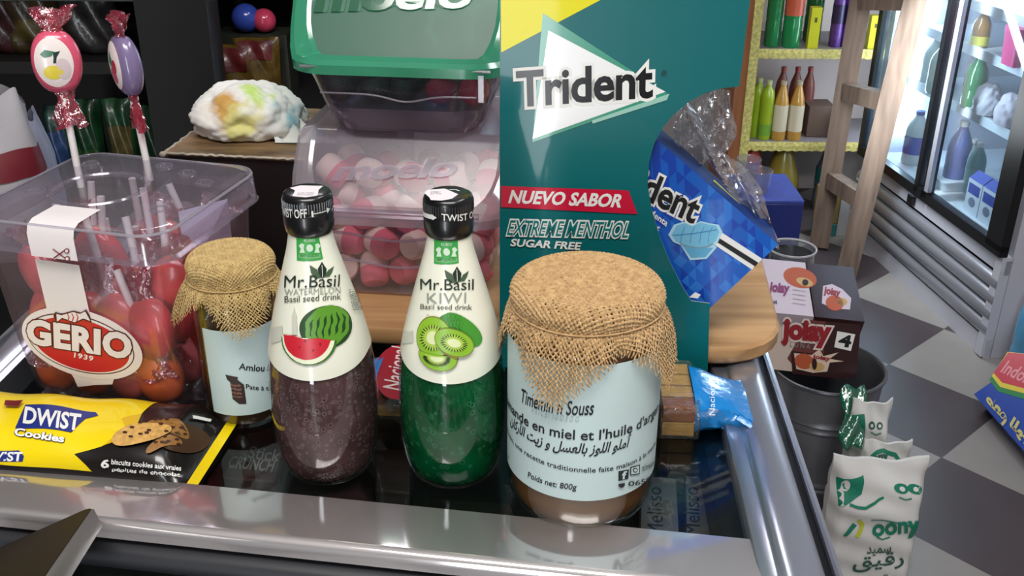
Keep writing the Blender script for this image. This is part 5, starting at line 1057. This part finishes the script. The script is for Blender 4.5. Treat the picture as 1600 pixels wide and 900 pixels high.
# ------------------------------------------------------------------ shelf at the back right
SY = 3.42; SG = pm('shelf_grey', (150, 146, 150), .6); LACE = pm('yellow_lace', (212, 202, 120), .7, var=.35, vscale=90); PW = wood('shelf_post_wood', (150, 92, 56), (180, 118, 76), (20, 20, 2), .6)
z1, z2 = .60, .278; xl = .79
she = empty('drinks_shelf', (1.05, SY + .15, 0), 'grey wooden shelf unit with yellow lace edging at the back', 'shelf unit')
for z in (z1, z2, 1.0):
    m = MB(); m.box((xl + .30, SY + .16, z - .011), (.62, .30, .022), SG); b_ = m.build('shelf_board', she, smooth=0)
    m = MB(); m.grid([[(xl + .012 + .58 * k / 80, SY + .008, z + .002), (xl + .012 + .58 * k / 80, SY + .005, z - .012), (xl + .012 + .58 * k / 80, SY + .006, z - .027 - .005 * abs(math.sin(k * .8)))] for k in range(81)], LACE); e_ = m.build('lace_edging', b_, smooth=0); e_.modifiers.new('s', 'SOLIDIFY').thickness = .002
m = MB(); m.box((xl - .02, SY + .16, .75), (.04, .32, 1.5), PW); m.build('side_post', she, smooth=0)
m = MB(); m.box((xl + .012, SY - .003, .75), (.03, .008, 1.5), LACE); m.build('post_lace', she, smooth=0)
m = MB(); m.box((xl + .30, SY + .315, .75), (.62, .01, 1.5), pm('shelf_back_panel', (214, 206, 200), .8)); m.build('back_panel', she, smooth=0)
m = MB(); m.box((xl + .595, SY + .16, .75), (.03, .30, 1.5), pm('shelf_side_bluegrey', (110, 118, 140), .6)); m.build('side_post', she, smooth=0)
def at_shelf(px, z, dy): p = atY(px, 100, SY + dy); return np.array([p[0], SY + dy, z + .0005])
SODA = pm('soda_green', (40, 150, 84), .15, coat=.5, trans=.15); ORL = pm('soda_label_orange', (206, 96, 66), .4); PUR = pm('purple_pack', (96, 60, 140), .35, var=.3, vscale=60); LIMEJ = pm('lime_juice', (160, 186, 44), .25, coat=.4); AMB = pm('amber_juice', (196, 150, 70), .25, coat=.4)
fbottle('soda_bottle', 'plain green soda bottle at the left end of the top shelf', 'bottle', at_shelf(1202, z1, .06), .027, .26, SODA, SODA, None, 'green bottles on the top shelf')
fbottle('soda_bottle', 'green soda bottle with an orange label on the top shelf', 'bottle', at_shelf(1231, z1, .05), .031, .27, SODA, WCAP, (.58, .98), 'green bottles on the top shelf', lc=ORL)
fbottle('soda_bottle', 'dark green soda bottle behind the yellow box on the top shelf', 'bottle', at_shelf(1262, z1, .15), .03, .27, pm('soda_dark', (44, 110, 60), .2, coat=.4), SODA, None, 'green bottles on the top shelf')
for k, (px, lb_, hh) in enumerate(((1264, 'beside the orange labelled soda', .135), (1357, 'between the ladder rails', .11))):
    p = at_shelf(px, z1, .035); e = empty('snack_box', p, 'slim bright yellow box on the top shelf ' + lb_, 'box', 'yellow boxes on the top shelf'); m = MB(); m.box((0, 0, hh / 2), (.034, .03, hh), pm('bright_yellow_box', (206, 206, 30), .4)); m.build('carton', e, local=True, smooth=0); m = MB(); m.box((0, -.0155, hh * .7), (.008, .001, hh * .12), pm('box_mark', (80, 90, 30), .5)); m.build('printed_mark', e, local=True, smooth=0)
for k, px in enumerate((1299, 1317)): fbottle('purple_bottle', 'purple printed bottle on the top shelf, the ' + ('left' if k == 0 else 'right') + ' of two beside the ladder', 'bottle', at_shelf(px, z1, .06), .02, .2, PUR, PUR, (.5, .9), 'purple bottles on the top shelf', .22, lc=pm('purple_dark', (44, 32, 76), .4))
for k, px in enumerate((1174, 1191, 1206)): fbottle('juice_bottle', ('leftmost', 'middle', 'rightmost')[k] + ' of the three lime green juice bottles on the middle shelf', 'bottle', at_shelf(px, z2, .05 + .03 * (k == 1)), .0235, .207, LIMEJ, pm('lime_cap', (196, 206, 150), .4), (.1, .35) if k == 2 else None, 'lime bottles on the middle shelf', .22, lc=pm('lime_label', (120, 170, 60), .4))
for k, px in enumerate((1229, 1254)): fbottle('juice_bottle', ('left' if k == 0 else 'right') + ' of the two amber juice bottles with white labels on the middle shelf', 'bottle', at_shelf(px, z2, .045), .0255, .207, AMB, pm('clear_cap', (190, 176, 150), .3), (.25, .95), 'amber bottles on the middle shelf', .36, lc=pm('juice_white_label', (214, 204, 176), .4))
for k, px in enumerate((1226, 1248, 1268)): fbottle('syrup_bottle', 'red topped bottle behind the amber juice on the middle shelf, ' + ('left', 'centre', 'right')[k] + ' of three', 'bottle', at_shelf(px, z2, .17), .023, .225, pm('syrup_dark', (120, 66, 58), .4), pm('syrup_red', (170, 74, 72), .4), None, 'red topped bottles on the middle shelf', .3)
p = at_shelf(1288, z2, .12); m = MB(); m.prism(rrect(p[0] - .045, p[0] + .045, p[1] - .05, p[1] + .05, (.004,) * 4, 3), p[2], p[2] + .11, pm('brown_carton', (112, 92, 80), .7), None, .002); m.thing('shelf_carton', 'plain brown carton on the middle shelf behind the ladder', 'box', smooth=30)
fbottle('cream_bottle', 'small white bottle with a dark cap between the ladder rails', 'bottle', at_shelf(1329, z2, .05), .024, .115, pm('cream_white', (196, 200, 214), .4), BLACKP, None, None, .3)
fbottle('detergent_bottle', 'orange red detergent bottle on the floor below the middle shelf', 'bottle', np.array([at_shelf(1192, 0, .05)[0], SY + .065, .0005]), .058, .265, pm('detergent_red', (196, 74, 52), .4), pm('detergent_red', (196, 74, 52), .4), None, None, .55)
fbottle('oil_bottle', 'large yellow oil bottle in dark plastic on the floor below the shelf', 'bottle', np.array([at_shelf(1243, 0, .08)[0], SY + .08, .0005]), .062, .27, pm('oil_yellow', (134, 120, 48), .2, coat=.4), pm('oil_cap', (70, 64, 40), .4), None, None, .5)
fbottle('detergent_bottle', 'teal topped cleaner bottle on the floor behind the ladder', 'bottle', np.array([at_shelf(1318, 0, .1)[0], SY + .1, .0005]), .042, .26, pm('cleaner_grey', (120, 132, 150), .3), pm('cleaner_teal', (40, 130, 130), .4), (.7, 1.0), None, .4, lc=pm('cleaner_teal', (40, 130, 130), .4))
pz = np.array([1.075, 3.28, .0005]); e = empty('cleaner_carton', pz, 'white and yellow cleaner carton with a teal foot on the floor behind the ladder', 'box'); m = MB(); m.prism(rrect(-.035, .035, -.03, .03, (.006,) * 4, 3), .045, .17, pm('cleaner_yellow', (168, 148, 84), .5), None, .002); m.build('yellow_side', e, local=True, smooth=30); m = MB(); m.prism(rrect(-.036, .036, -.031, .031, (.006,) * 4, 3), 0, .045, pm('cleaner_teal2', (60, 140, 138), .5), None, .002); m.build('teal_foot', e, local=True, smooth=30); m = MB(); m.box((.055, 0, .09), (.035, .05, .18), pm('cleaner_white', (206, 204, 204), .5)); m.build('white_side', e, local=True, smooth=0)

# ------------------------------------------------------------------ blue carton, cups and bin behind the gum box
cb = atY(1216, 300, 2.45); m = MB(); e = empty('blue_carton', (cb[0], cb[1], 0), 'tall blue carton behind the gum box, below the shelf', 'carton'); c = cb
m.prism(rrect(c[0] - .10, c[0] + .052, c[1] - .06, c[1] + .14, (.003,) * 4, 3), .0005, c[2] - .01, pm('blue_carton_side', (42, 56, 130), .4), None, .002); m.build('body', e, smooth=30)
m = MB(); m.prism(rrect(c[0] - .10, c[0] + .052, c[1] - .06, c[1] + .14, (.003,) * 4, 3), c[2] - .0098, c[2], pm('blue_carton_top', (70, 88, 178), .4, var=.2, vscale=20), None, .002); m.build('lid', e, smooth=30)
for k, (x, dy) in enumerate(((1165, .09), (1184, .0))):
    p = atY(x, 300, c[1] + dy); m = MB(); pf = [(0, 0), (.024, 0), (.0245, .002), (.031, .055), (.0325, .057), (.031, .059), (.0295, .056), (.0232, .003), (0, .003)]; m.lathe(pf, thin('cup_plastic', (240, 240, 244), .16, (214, 210, 216), .1, .1), (p[0], p[1], c[2] + .0006), 32); m.thing('plastic_cup', 'clear plastic cup on the blue carton, the ' + ('farther' if k == 0 else 'nearer') + ' of two', 'cup', 'cups on the blue carton', smooth=50)
cc = atY(1238, 388, 2.2); h_ = cc[2]; e = empty('plastic_tub', (cc[0], cc[1], 0), 'clear plastic tub with a dark inside, in front of the blue carton', 'tub'); m = MB(); m.lathe([(.045, .0005), (.05, .004), (.053, h_ - .004), (.055, h_)], thin('tub_grey_clear', (226, 228, 234), .35, (190, 192, 200), .1, .1), (cc[0], cc[1], 0), 40); m.build('wall', e, smooth=40)
m = MB(); m.lathe([(0, .0006), (.043, .0006), (.0495, h_ - .012), (0, h_ - .014)], BLACKP, (cc[0], cc[1], 0), 32); m.build('dark_contents', e, smooth=40)
m = MB(); m.lathe([(.0535, h_ - .003), (.0565, h_ - .001), (.0565, h_ + .003), (.0535, h_ + .003), (.0525, h_)], pm('tub_rim', (206, 206, 210), .4), (cc[0], cc[1], 0), 40); m.build('rim', e, smooth=40)

# ------------------------------------------------------------------ metal bucket with snack cartons
bkc = np.array([.655, 1.84, 0]); bz_ = atY(1295, 572, 1.84)[2]; BR = .113
be_ = empty('metal_bucket', bkc, 'dark grey metal bucket on the tiles beside the counter', 'bucket'); ZN = pm('bucket_metal', (150, 152, 158), .36, .8, var=.15, vscale=10)
m = MB(); rb = BR * .78; prof = [(0, .001), (rb, .001)]
for k in range(60):
    z = .001 + (bz_ - .001) * k / 59; r = rb + (BR - rb) * k / 59
    for z0 in (bz_ - .085, bz_ - .1, bz_ - .24, bz_ - .255): r += .0042 * math.exp(-((z - z0) / .004) ** 2)
    prof.append((r, z))
prof += [(BR - .003, bz_ - .002), (rb - .003, .006), (0, .006)]; m.lathe(prof, ZN, bkc, 64); m.build('body', be_, smooth=50)
m = MB(); m.tube([(bkc[0] + (BR + .001) * math.sin(t), bkc[1] - (BR + .001) * math.cos(t), bz_) for t in np.linspace(0, 2 * PI, 65)], .004, pm('bucket_rim', (132, 134, 140), .3, .8), 8); m.build('rolled_rim', be_)
JY = 1.835
def jbox(name, label, front, top, depthv, mats, art=None, group='snack cartons in the bucket'):
    """carton whose front face plane is given by world corner, width and up vectors"""
    o, U, V = front; N = np.cross(U, V); N /= np.linalg.norm(N); Pm = Plane(o, U, V); w_, h_ = np.linalg.norm(U), np.linalg.norm(V); e = empty(name, o + U / 2 - N * depthv / 2, label, 'carton', group)
    m = MB(); T_ = np.eye(4); T_[:3, 0] = Pm.U; T_[:3, 1] = Pm.V; T_[:3, 2] = Pm.N; T_[:3, 3] = o; m.box((w_ / 2, h_ / 2, -depthv / 2), (w_, h_, depthv), mats, T_); m.build('carton', e, smooth=0)
    if art: m = MB(); art(Art(m, Pm, .0005, .0004), m); m.build('printed_face', e, smooth=0)
    return e
f0, f1, f2 = atY(1196, 576, JY - .02), atY(1330, 596, JY - .035), atY(1203, 492, JY + .005)
f1 = atY(1332, 590, JY - .035); U_ = f1 - f0; V_ = f2 - f0; V_ -= U_ * (U_ @ V_) / (U_ @ U_); VF = V_ * .80
JCR = pm('snack_cream', (214, 196, 184), .4); JDK = pm('snack_dark', (54, 28, 30), .3, coat=.3); JRED = pm('snack_red', (150, 36, 46), .4); JOR = pm('snack_orange', (190, 92, 56), .5)
def jart(a, m):
    a.poly([(1266, 496), (1345, 505), (1338, 590), (1250, 583), (1230, 560)], pm('snack_mid', (110, 60, 58), .35)); a.up(); a.poly([(1290, 498), (1345, 505), (1338, 590), (1285, 587)], JDK); a.up(); a.poly([(1236, 548), (1300, 556), (1330, 575), (1320, 592), (1238, 584)], JDK); a.up()
    a.text('joiay', (1219, 540), (1297, 546), (1222, 497), JRED, .06, 1, .13, pm('snack_outline', (232, 214, 206), .4)); a.text('L U N A', (1234, 541), (1265, 545), (1235, 533), GREY)
    a.poly([(1308, 517), (1336, 522), (1329, 548), (1303, 542)], WHITE); a.up(); a.text('4', (1308, 540), (1328, 543), (1312, 521), BLACK, .04)
    st = pm('snack_flash', (226, 200, 180), .4); a.poly([(1240, 551), (1268, 554), (1280, 545), (1286, 556), (1310, 550), (1296, 560), (1318, 564), (1296, 566), (1292, 580), (1270, 582), (1244, 576)], st); a.up(); a.ell((1256, 564), (1271, 566), (1255, 576), JOR, 24); a.up(); a.ell((1276, 572), (1288, 573), (1276, 579), pm('snack_cake', (206, 170, 110), .5), 20); a.up(); a.ell((1272, 568), (1276, 568), (1272, 577), JDK, 12); a.text('joiay', (1268, 561), (1296, 565), (1270, 553), JRED, .04)
jbox('snack_carton', 'large cream and dark red snack carton standing in the bucket', (f0, U_, VF), None, .11, JCR, jart)
tn = np.cross(U_, V_); tn /= np.linalg.norm(tn); uU = U_ / np.linalg.norm(U_); up_ = np.array([0, 0, 1.0]); bk_ = -tn - up_ * (-tn @ up_); bk_ /= np.linalg.norm(bk_); tilt = math.radians(17); tV = bk_ * math.cos(tilt) + up_ * math.sin(tilt)
o1 = f2 + up_ * .008 - uU * .012 - bk_ * .004; W1 = .098
def jart2(a, m):
    a.ell((1250, 434), (1276, 437), (1248, 418), JOR, 26); a.up(); a.ell((1257, 441), (1270, 443), (1255, 434), pm('snack_cake', (206, 170, 110), .5), 20); a.up(); a.ell((1258, 442), (1263, 442), (1258, 447), JDK, 12); a.text('joiay', (1200, 461), (1232, 464), (1203, 441), pm('snack_purple', (140, 60, 110), .4), .05); a.text('LUNA', (1198, 474), (1214, 476), (1199, 468), BLACK, .03)
    for k in range(4): a.line([(1238, 453 + 7 * k), (1258, 456 + 7 * k)], 1.2, GREY)
jbox('snack_carton', 'white snack carton with a pink cake picture lying on the large one', (o1, uU * W1, tV * .165), None, .035, pm('snack_white', (214, 200, 212), .4), jart2)
def jart3(a, m):
    a.poly([(1286, 447), (1300, 444), (1316, 452), (1330, 466), (1328, 484), (1300, 482), (1284, 474)], pm('snack_white', (214, 200, 212), .4)); a.up(); a.ell((1304, 474), (1318, 476), (1303, 486), JOR, 22); a.text('joiay', (1286, 463), (1312, 468), (1288, 448), JRED, .05); a.ell((1316, 472), (1324, 472), (1316, 478), pm('snack_cake', (206, 170, 110), .5), 16)
jbox('snack_carton', 'dark snack carton with a glossy film lying beside the white one', (o1 + uU * (W1 + .003), uU * W1, tV * .165), None, .035, JDK, jart3)

# ------------------------------------------------------------------ semolina bags on the floor
BAGW = pm('semolina_paper', (214, 212, 208), .6, bump=.3, bscale=25); BGR = pm('semolina_green', (20, 122, 96), .45); BYE = pm('semolina_yellow', (196, 200, 50), .45)
def pbag(Y, pxs, z_top_px, label, art, seed, tilt=0.0, th=.09):
    """standing pillow bag whose front is in the vertical plane y = Y"""
    xl_, xr_ = pxs; zt_ = atY((xl_ + xr_) / 2, z_top_px, Y)[2]; x0 = atY(xl_, z_top_px + 60, Y)[0]; x1 = atY(xr_, z_top_px + 60, Y)[0]; w_ = x1 - x0; c = np.array([(x0 + x1) / 2, Y + th / 2, .0006]); e = empty('semolina_bag', c, label, 'bag', 'semolina bags by the bucket'); rs = np.random.RandomState(seed)
    def th_(u, t): return max(.0025, th / 2 * min(1, (1 - abs(u)) * 5 + .05) ** .5 * min(1, (1 - t) * 3.2 + .03) ** .7 * min(1, t * 9 + .35))
    def wr(u, t): return .0035 * math.sin(u * 7 + t * 5 + seed) * t + .003 * math.sin(t * 31 + u * 3) * (.3 + t)
    class BS:
        maxlen = .012
        def xz(s, u, v): return u / (w_ / 2), v / zt_
        def map(s, u, v, o): return np.array([[c[0] + a, c[1] - th_(np.clip(a / (w_ / 2), -1, 1), np.clip(b / zt_, 0, 1)) - wr(a / (w_ / 2), b / zt_) - o, b + .0006] for a, b in zip(u, v)])
        def px(s, x, y):
            Yc = Y
            for _ in range(6):
                p = atY(x, y, Yc); a, b = p[0] - c[0], p[2]; Yc = c[1] - th_(max(-1, min(1, a / (w_ / 2))), max(0, min(1, b / zt_))) - wr(a / (w_ / 2), b / zt_)
            return (a, b)
    m = MB(); us_ = np.linspace(-1, 1, 22); ts = np.linspace(0, 1, 40); F_ = []; B_ = []
    for t in ts:
        top = .006 * math.sin(3) * 0; F_.append([(c[0] + u * w_ / 2, c[1] - th_(u, t) - wr(u, t), .0006 + t * zt_ + (.012 * u * u * (t ** 8))) for u in us_]); B_.append([(c[0] + u * w_ / 2, c[1] + th_(u, t) - wr(u, t), .0006 + t * zt_ + (.012 * u * u * (t ** 8))) for u in us_])
    m.grid(F_, BAGW); m.grid(np.array(B_)[:, ::-1], BAGW)
    m.grid([F_[0], B_[0]], BAGW); m.grid([B_[-1], F_[-1]], BAGW); F_ = np.array(F_); B_ = np.array(B_); m.grid([B_[:, 0], F_[:, 0]], BAGW); m.grid([F_[:, -1], B_[:, -1]], BAGW); m.build('paper_bag', e, smooth=60)
    m = MB(); ar_ = Art(m, BS(), .0012, .0006); ar_.pxtext = True; art(ar_); m.build('print', e, smooth=60); return e
def bagart(a):
    a.poly([(1306, 744), (1348, 741), (1350, 752), (1346, 772), (1332, 782), (1306, 783)], BGR); a.up(); a.ell((1321, 758), (1328, 758), (1321, 767), BAGW, 20)
    for x in (1408, 1429): a.ell((x, 763), (x + 11, 764), (x, 771), BGR, 20); a.up().ell((x + 1, 763), (x + 5.5, 764), (x + 1, 767), BAGW, 14)
    a.line([(1404, 776), (1414, 780), (1424, 778)], 2, BGR); a.line([(1327, 787), (1340, 792), (1352, 793), (1366, 785), (1380, 776)], 4, BGR)
    a.poly([(1316, 836), (1332, 816), (1338, 820), (1322, 837)], BGR); a.line([(1340, 812), (1347, 818), (1344, 828), (1338, 838)], 7, BYE); a.text('oony', (1362, 846), (1436, 838), (1362, 819), BGR, .035); a.line([(1360, 812), (1378, 812), (1400, 816), (1436, 815)], 2, BGR); a.line([(1369, 838), (1378, 842), (1390, 838)], 2, BGR)
    dk = pm('bag_dark_green', (44, 84, 76), .5); a.text(arab('سميد'), (1353, 868), (1391, 866), (1354, 854), dk, .015); a.text(arab('رقيق'), (1331, 894), (1411, 888), (1332, 866), dk, .015); a.text(arab('دقيق'), (1345, 912), (1400, 910), (1346, 898), dk, .01)
pbag(1.50, (1302, 1450), 742, 'white semolina bag with green and yellow print, the nearest of the bags on the floor', bagart, 1)
def bagart2(a):
    for x in (1362, 1374): a.ell((x, 665), (x + 5, 665), (x, 671), pm('bag_dark_green', (44, 84, 76), .5), 16); a.up().ell((x, 665), (x + 2.4, 665), (x, 668), BAGW, 12)
    a.line([(1360, 675), (1368, 679), (1376, 676)], 1.6, BGR); a.poly([(1330, 648), (1350, 646), (1351, 676), (1336, 690), (1328, 680)], BGR); a.line([(1346, 702), (1351, 695), (1352, 688)], 3, BGR)
pbag(1.655, (1326, 1388), 640, 'white semolina bag with two printed eyes standing behind the green hoop bag', bagart2, 5, th=.045)
def bagart3(a):
    a.text('ony', (1362, 730), (1388, 723), (1362, 713), pm('bag_dark_green', (44, 84, 76), .5), .06)
pbag(1.598, (1342, 1416), 702, 'greyish semolina bag with a green arched edge between the other two bags', lambda a: (bagart3(a), a.up(), a.line([(1346, 748), (1350, 728), (1362, 712), (1380, 703), (1398, 710), (1410, 728), (1416, 748)], 9, BGR)), 3, th=.04)
m = MB(); P = []
for k in range(16):
    t = k / 15; x, y = 1334 - 4 * t, 604 + 96 * t; p = atY(x, y, 1.706 - .075 * t); P.append([p + np.array([.042 * (q - .5) * (1 + .2 * math.sin(k * .7)), .006 * math.sin(q * 9 + k * .6), .003 * math.sin(q * 7 + k)]) for q in np.linspace(0, 1, 9)])
m = MB(); m.grid(P, thin('green_film', (120, 200, 170), .5, (40, 150, 116), .15, .15, .6, 60)); o = m.thing('green_film', 'strip of green plastic film hanging over the bucket rim', 'plastic film', smooth=60); o.modifiers.new('s', 'SOLIDIFY').thickness = .0008

# ------------------------------------------------------------------ blue noodle carton at the right edge
i0, i1 = atZ(1516, 640, .0006), atZ(1640, 786, .0006); Ui = i1 - i0; Li = np.linalg.norm(Ui); Ui /= Li; ot = np.array([-Ui[1], Ui[0], 0]); ot = ot if ot[0] > 0 else -ot
tl_ = math.radians(42); Vi = ot * math.cos(tl_) + np.array([0, 0, 1]) * math.sin(tl_); IP = Plane(i0, Ui, Vi); 
if (IP.N @ (CAM - i0)) < 0: IP.N = -IP.N
ie = empty('noodle_carton', i0 + Ui * Li / 2 + ot * .08, 'blue carton with a red and rainbow striped corner at the fridge foot', 'carton'); Hi = .17
m = MB(); T_ = np.eye(4); T_[:3, 0] = Ui; T_[:3, 1] = Vi; T_[:3, 2] = IP.N; T_[:3, 3] = i0; BLU = pm('noodle_blue', (32, 70, 164), .35, coat=.2); m.box((Li / 2, Hi / 2, -.03), (Li, Hi, .06), BLU, T_); zmin = np.vstack(m.V)[:, 2].min(); m.V = [v + [0, 0, max(0, .0006 - zmin)] for v in m.V]; dz = max(0, .0006 - zmin); IP.o = IP.o + [0, 0, dz]; m.build('carton', ie, smooth=0)
m = MB(); a = Art(m, IP, .0006, .0004)
for pts, c in ((((1546, 594), (1560, 612), (1600, 624), (1640, 640), (1660, 560), (1575, 550)), (40, 130, 70)), (((1550, 588), (1563, 605), (1600, 615), (1640, 630), (1660, 560), (1575, 550)), (222, 200, 60)), (((1553, 583), (1566, 598), (1600, 607), (1640, 620), (1660, 560), (1576, 551)), (196, 46, 66))): a.poly(pts, pm('noodle_%d' % c[0], c, .4)); a.up()
a.text('Indomie', (1563, 582), (1625, 612), (1576, 564), pm('noodle_script', (226, 150, 160), .5), .02); a.text(arab('طعم للوجبة'), (1622, 724), (1536, 634), (1634, 700), pm('noodle_yellow', (206, 196, 120), .5), .05); m.build('printed_face', ie, smooth=0)
bl = np.array([1.325, 2.315, .0006]); fbottle('water_bottle', 'pale blue bottle between the fridge side and the blue carton', 'bottle', bl, .035, .26, pm('pale_blue_pet', (90, 160, 200), .2, coat=.4), MBLU, None, None, .3)

# ------------------------------------------------------------------ dim snack shelves at the back left
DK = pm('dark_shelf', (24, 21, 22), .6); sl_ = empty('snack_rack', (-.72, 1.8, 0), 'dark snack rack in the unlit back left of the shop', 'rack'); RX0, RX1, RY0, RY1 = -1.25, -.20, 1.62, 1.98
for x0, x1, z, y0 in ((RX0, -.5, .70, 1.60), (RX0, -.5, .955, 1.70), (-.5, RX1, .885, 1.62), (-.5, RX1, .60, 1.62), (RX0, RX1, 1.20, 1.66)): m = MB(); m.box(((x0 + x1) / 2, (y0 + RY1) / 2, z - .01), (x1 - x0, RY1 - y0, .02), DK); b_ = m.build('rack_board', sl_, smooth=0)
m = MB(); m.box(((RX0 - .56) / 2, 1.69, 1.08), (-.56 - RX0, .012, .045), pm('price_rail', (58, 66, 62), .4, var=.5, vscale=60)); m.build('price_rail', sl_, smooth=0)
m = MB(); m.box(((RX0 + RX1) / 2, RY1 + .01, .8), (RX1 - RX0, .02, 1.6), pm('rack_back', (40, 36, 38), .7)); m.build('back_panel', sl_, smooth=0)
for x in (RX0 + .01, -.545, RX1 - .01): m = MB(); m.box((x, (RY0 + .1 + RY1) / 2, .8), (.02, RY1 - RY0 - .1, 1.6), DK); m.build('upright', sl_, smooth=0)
m = MB(); m.add(np.array([(-.535, 1.47, 0), (-.44, 1.47, 0), (-.46, 1.60, 0), (-.535, 1.60, 0), (-.535, 1.47, 1.5), (-.43, 1.47, 1.5), (-.45, 1.6, 1.5), (-.535, 1.6, 1.5)]), [(0, 1, 2, 3), (4, 7, 6, 5), (0, 4, 5, 1), (1, 5, 6, 2), (2, 6, 7, 3), (3, 7, 4, 0)], pm('black_pillar', (19, 18, 21), .7, var=.2, vscale=8)); o = m.build('pillar', None, smooth=0); o['kind'] = 'structure'; o.name = 'trim_1'
def snack(c, w_, h_, d_, mat, label, seed, band=None, tilt=0, group='bags on the dim rack', cat='snack bag'):
    e = empty('snack_bag', c, label, cat, group, rz=tilt); P = []; Q = []
    def th_(u, t): return d_ / 2 * max(0, 1 - abs(u) ** 3) ** .6 * max(0, 1 - abs(2 * t - 1) ** 4) ** .6 + .001
    us_ = np.linspace(-1, 1, 16); ts = np.linspace(0, 1, 20)
    f = lambda u, t, s: (u * w_ / 2 * (1 - .05 * math.sin(t * PI)), s * th_(u, t) + .004 * math.sin(u * 6 + seed + t * 9), t * h_)
    m = MB(); m.grid([[f(u, t, -1) for u in us_] for t in ts], mat); m.grid([[f(u, t, 1) for u in us_[::-1]] for t in ts], mat); m.build('foil_bag', e, local=True, smooth=60)
    if band: m = MB(); m.grid([[(x, y - .0015, z) for x, y, z in [f(u, t, -1) for u in us_[2:-2]]] for t in np.linspace(band[0], band[1], 8)], band[2]); m.build('printed_panel', e, local=True, smooth=60)
    return e
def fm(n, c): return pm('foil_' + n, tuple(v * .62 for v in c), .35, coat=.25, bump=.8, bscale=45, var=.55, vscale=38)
BAGS = ((360, .085, .105, .885, 1.65, 'mustard', (150, 116, 44), (.62, .97, 'red', (150, 52, 56)), 'mustard snack bag with a red top on the dim rack, left one above the napkin'),
 (402, .075, .115, .885, 1.66, 'mustard', (156, 122, 46), (.72, .97, 'red', (150, 52, 56)), 'mustard and red snack bag on the dim rack, touching the green lidded bin'),
 (66, .10, .125, .955, 1.73, 'brown', (110, 86, 52), (.2, .5, 'olive', (120, 104, 50)), 'brown snack bag behind the round pink lollipop'),
 (8, .10, .14, .955, 1.73, 'darkred', (92, 40, 42), None, 'dark red snack bag at the upper left edge of the view'),
 (150, .10, .13, .955, 1.73, 'greybox', (72, 68, 70), None, 'grey snack bag between the two lollipop heads'),
 (70, .048, .19, .70, 1.635, 'teal', (38, 88, 80), (.5, .8, 'bluep', (60, 96, 160)), 'teal bag with a blue panel behind the white bags'),
 (118, .05, .20, .70, 1.64, 'green', (30, 84, 44), (.3, .6, 'greenl', (58, 112, 50)), 'dark green glossy bag between the sticks of the two lollipops'),
 (172, .054, .205, .70, 1.63, 'leafgreen', (34, 92, 50), (.55, .8, 'olive', (120, 104, 50)), 'green bag with an olive panel left of the lilac lollipop stick'),
 (222, .05, .19, .70, 1.64, 'deepgreen', (24, 66, 40), None, 'deep green bag right of the lilac lollipop stick, by the black pillar'))
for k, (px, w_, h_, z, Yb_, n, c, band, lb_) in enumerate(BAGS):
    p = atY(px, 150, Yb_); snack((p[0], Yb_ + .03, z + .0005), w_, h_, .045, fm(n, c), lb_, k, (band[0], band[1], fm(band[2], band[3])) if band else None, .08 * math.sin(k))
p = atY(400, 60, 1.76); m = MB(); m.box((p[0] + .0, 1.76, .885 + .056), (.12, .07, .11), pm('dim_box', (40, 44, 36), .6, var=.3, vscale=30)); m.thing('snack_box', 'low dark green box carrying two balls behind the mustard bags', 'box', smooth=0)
for px, r, c, lb_ in ((385, .024, (60, 86, 190), 'glossy blue ball on the low dark box, left of two'), (413, .020, (214, 70, 104), 'pink ball on the low dark box beside the blue ball')):
    p = atY(px, 36, 1.745); m = MB(); m.ell((0, 0, 0), (r, r, r), pm('ball_' + lb_[:6], c, .2, coat=.5), nu=28, nv=18); o = m.build('toy_ball', smooth=80); o.location = (p[0], 1.745, .9965 + r); tag(o, lb_, 'ball')
p = atY(318, 60, 1.68); m = MB(); m.box((p[0], 1.68, .885 + .0905), (.04, .04, .18), pm('brown_tall_box', (120, 92, 52), .6, var=.3, vscale=40)); m.thing('snack_box', 'tall brown box on the dim rack beside the black pillar', 'box', smooth=0)
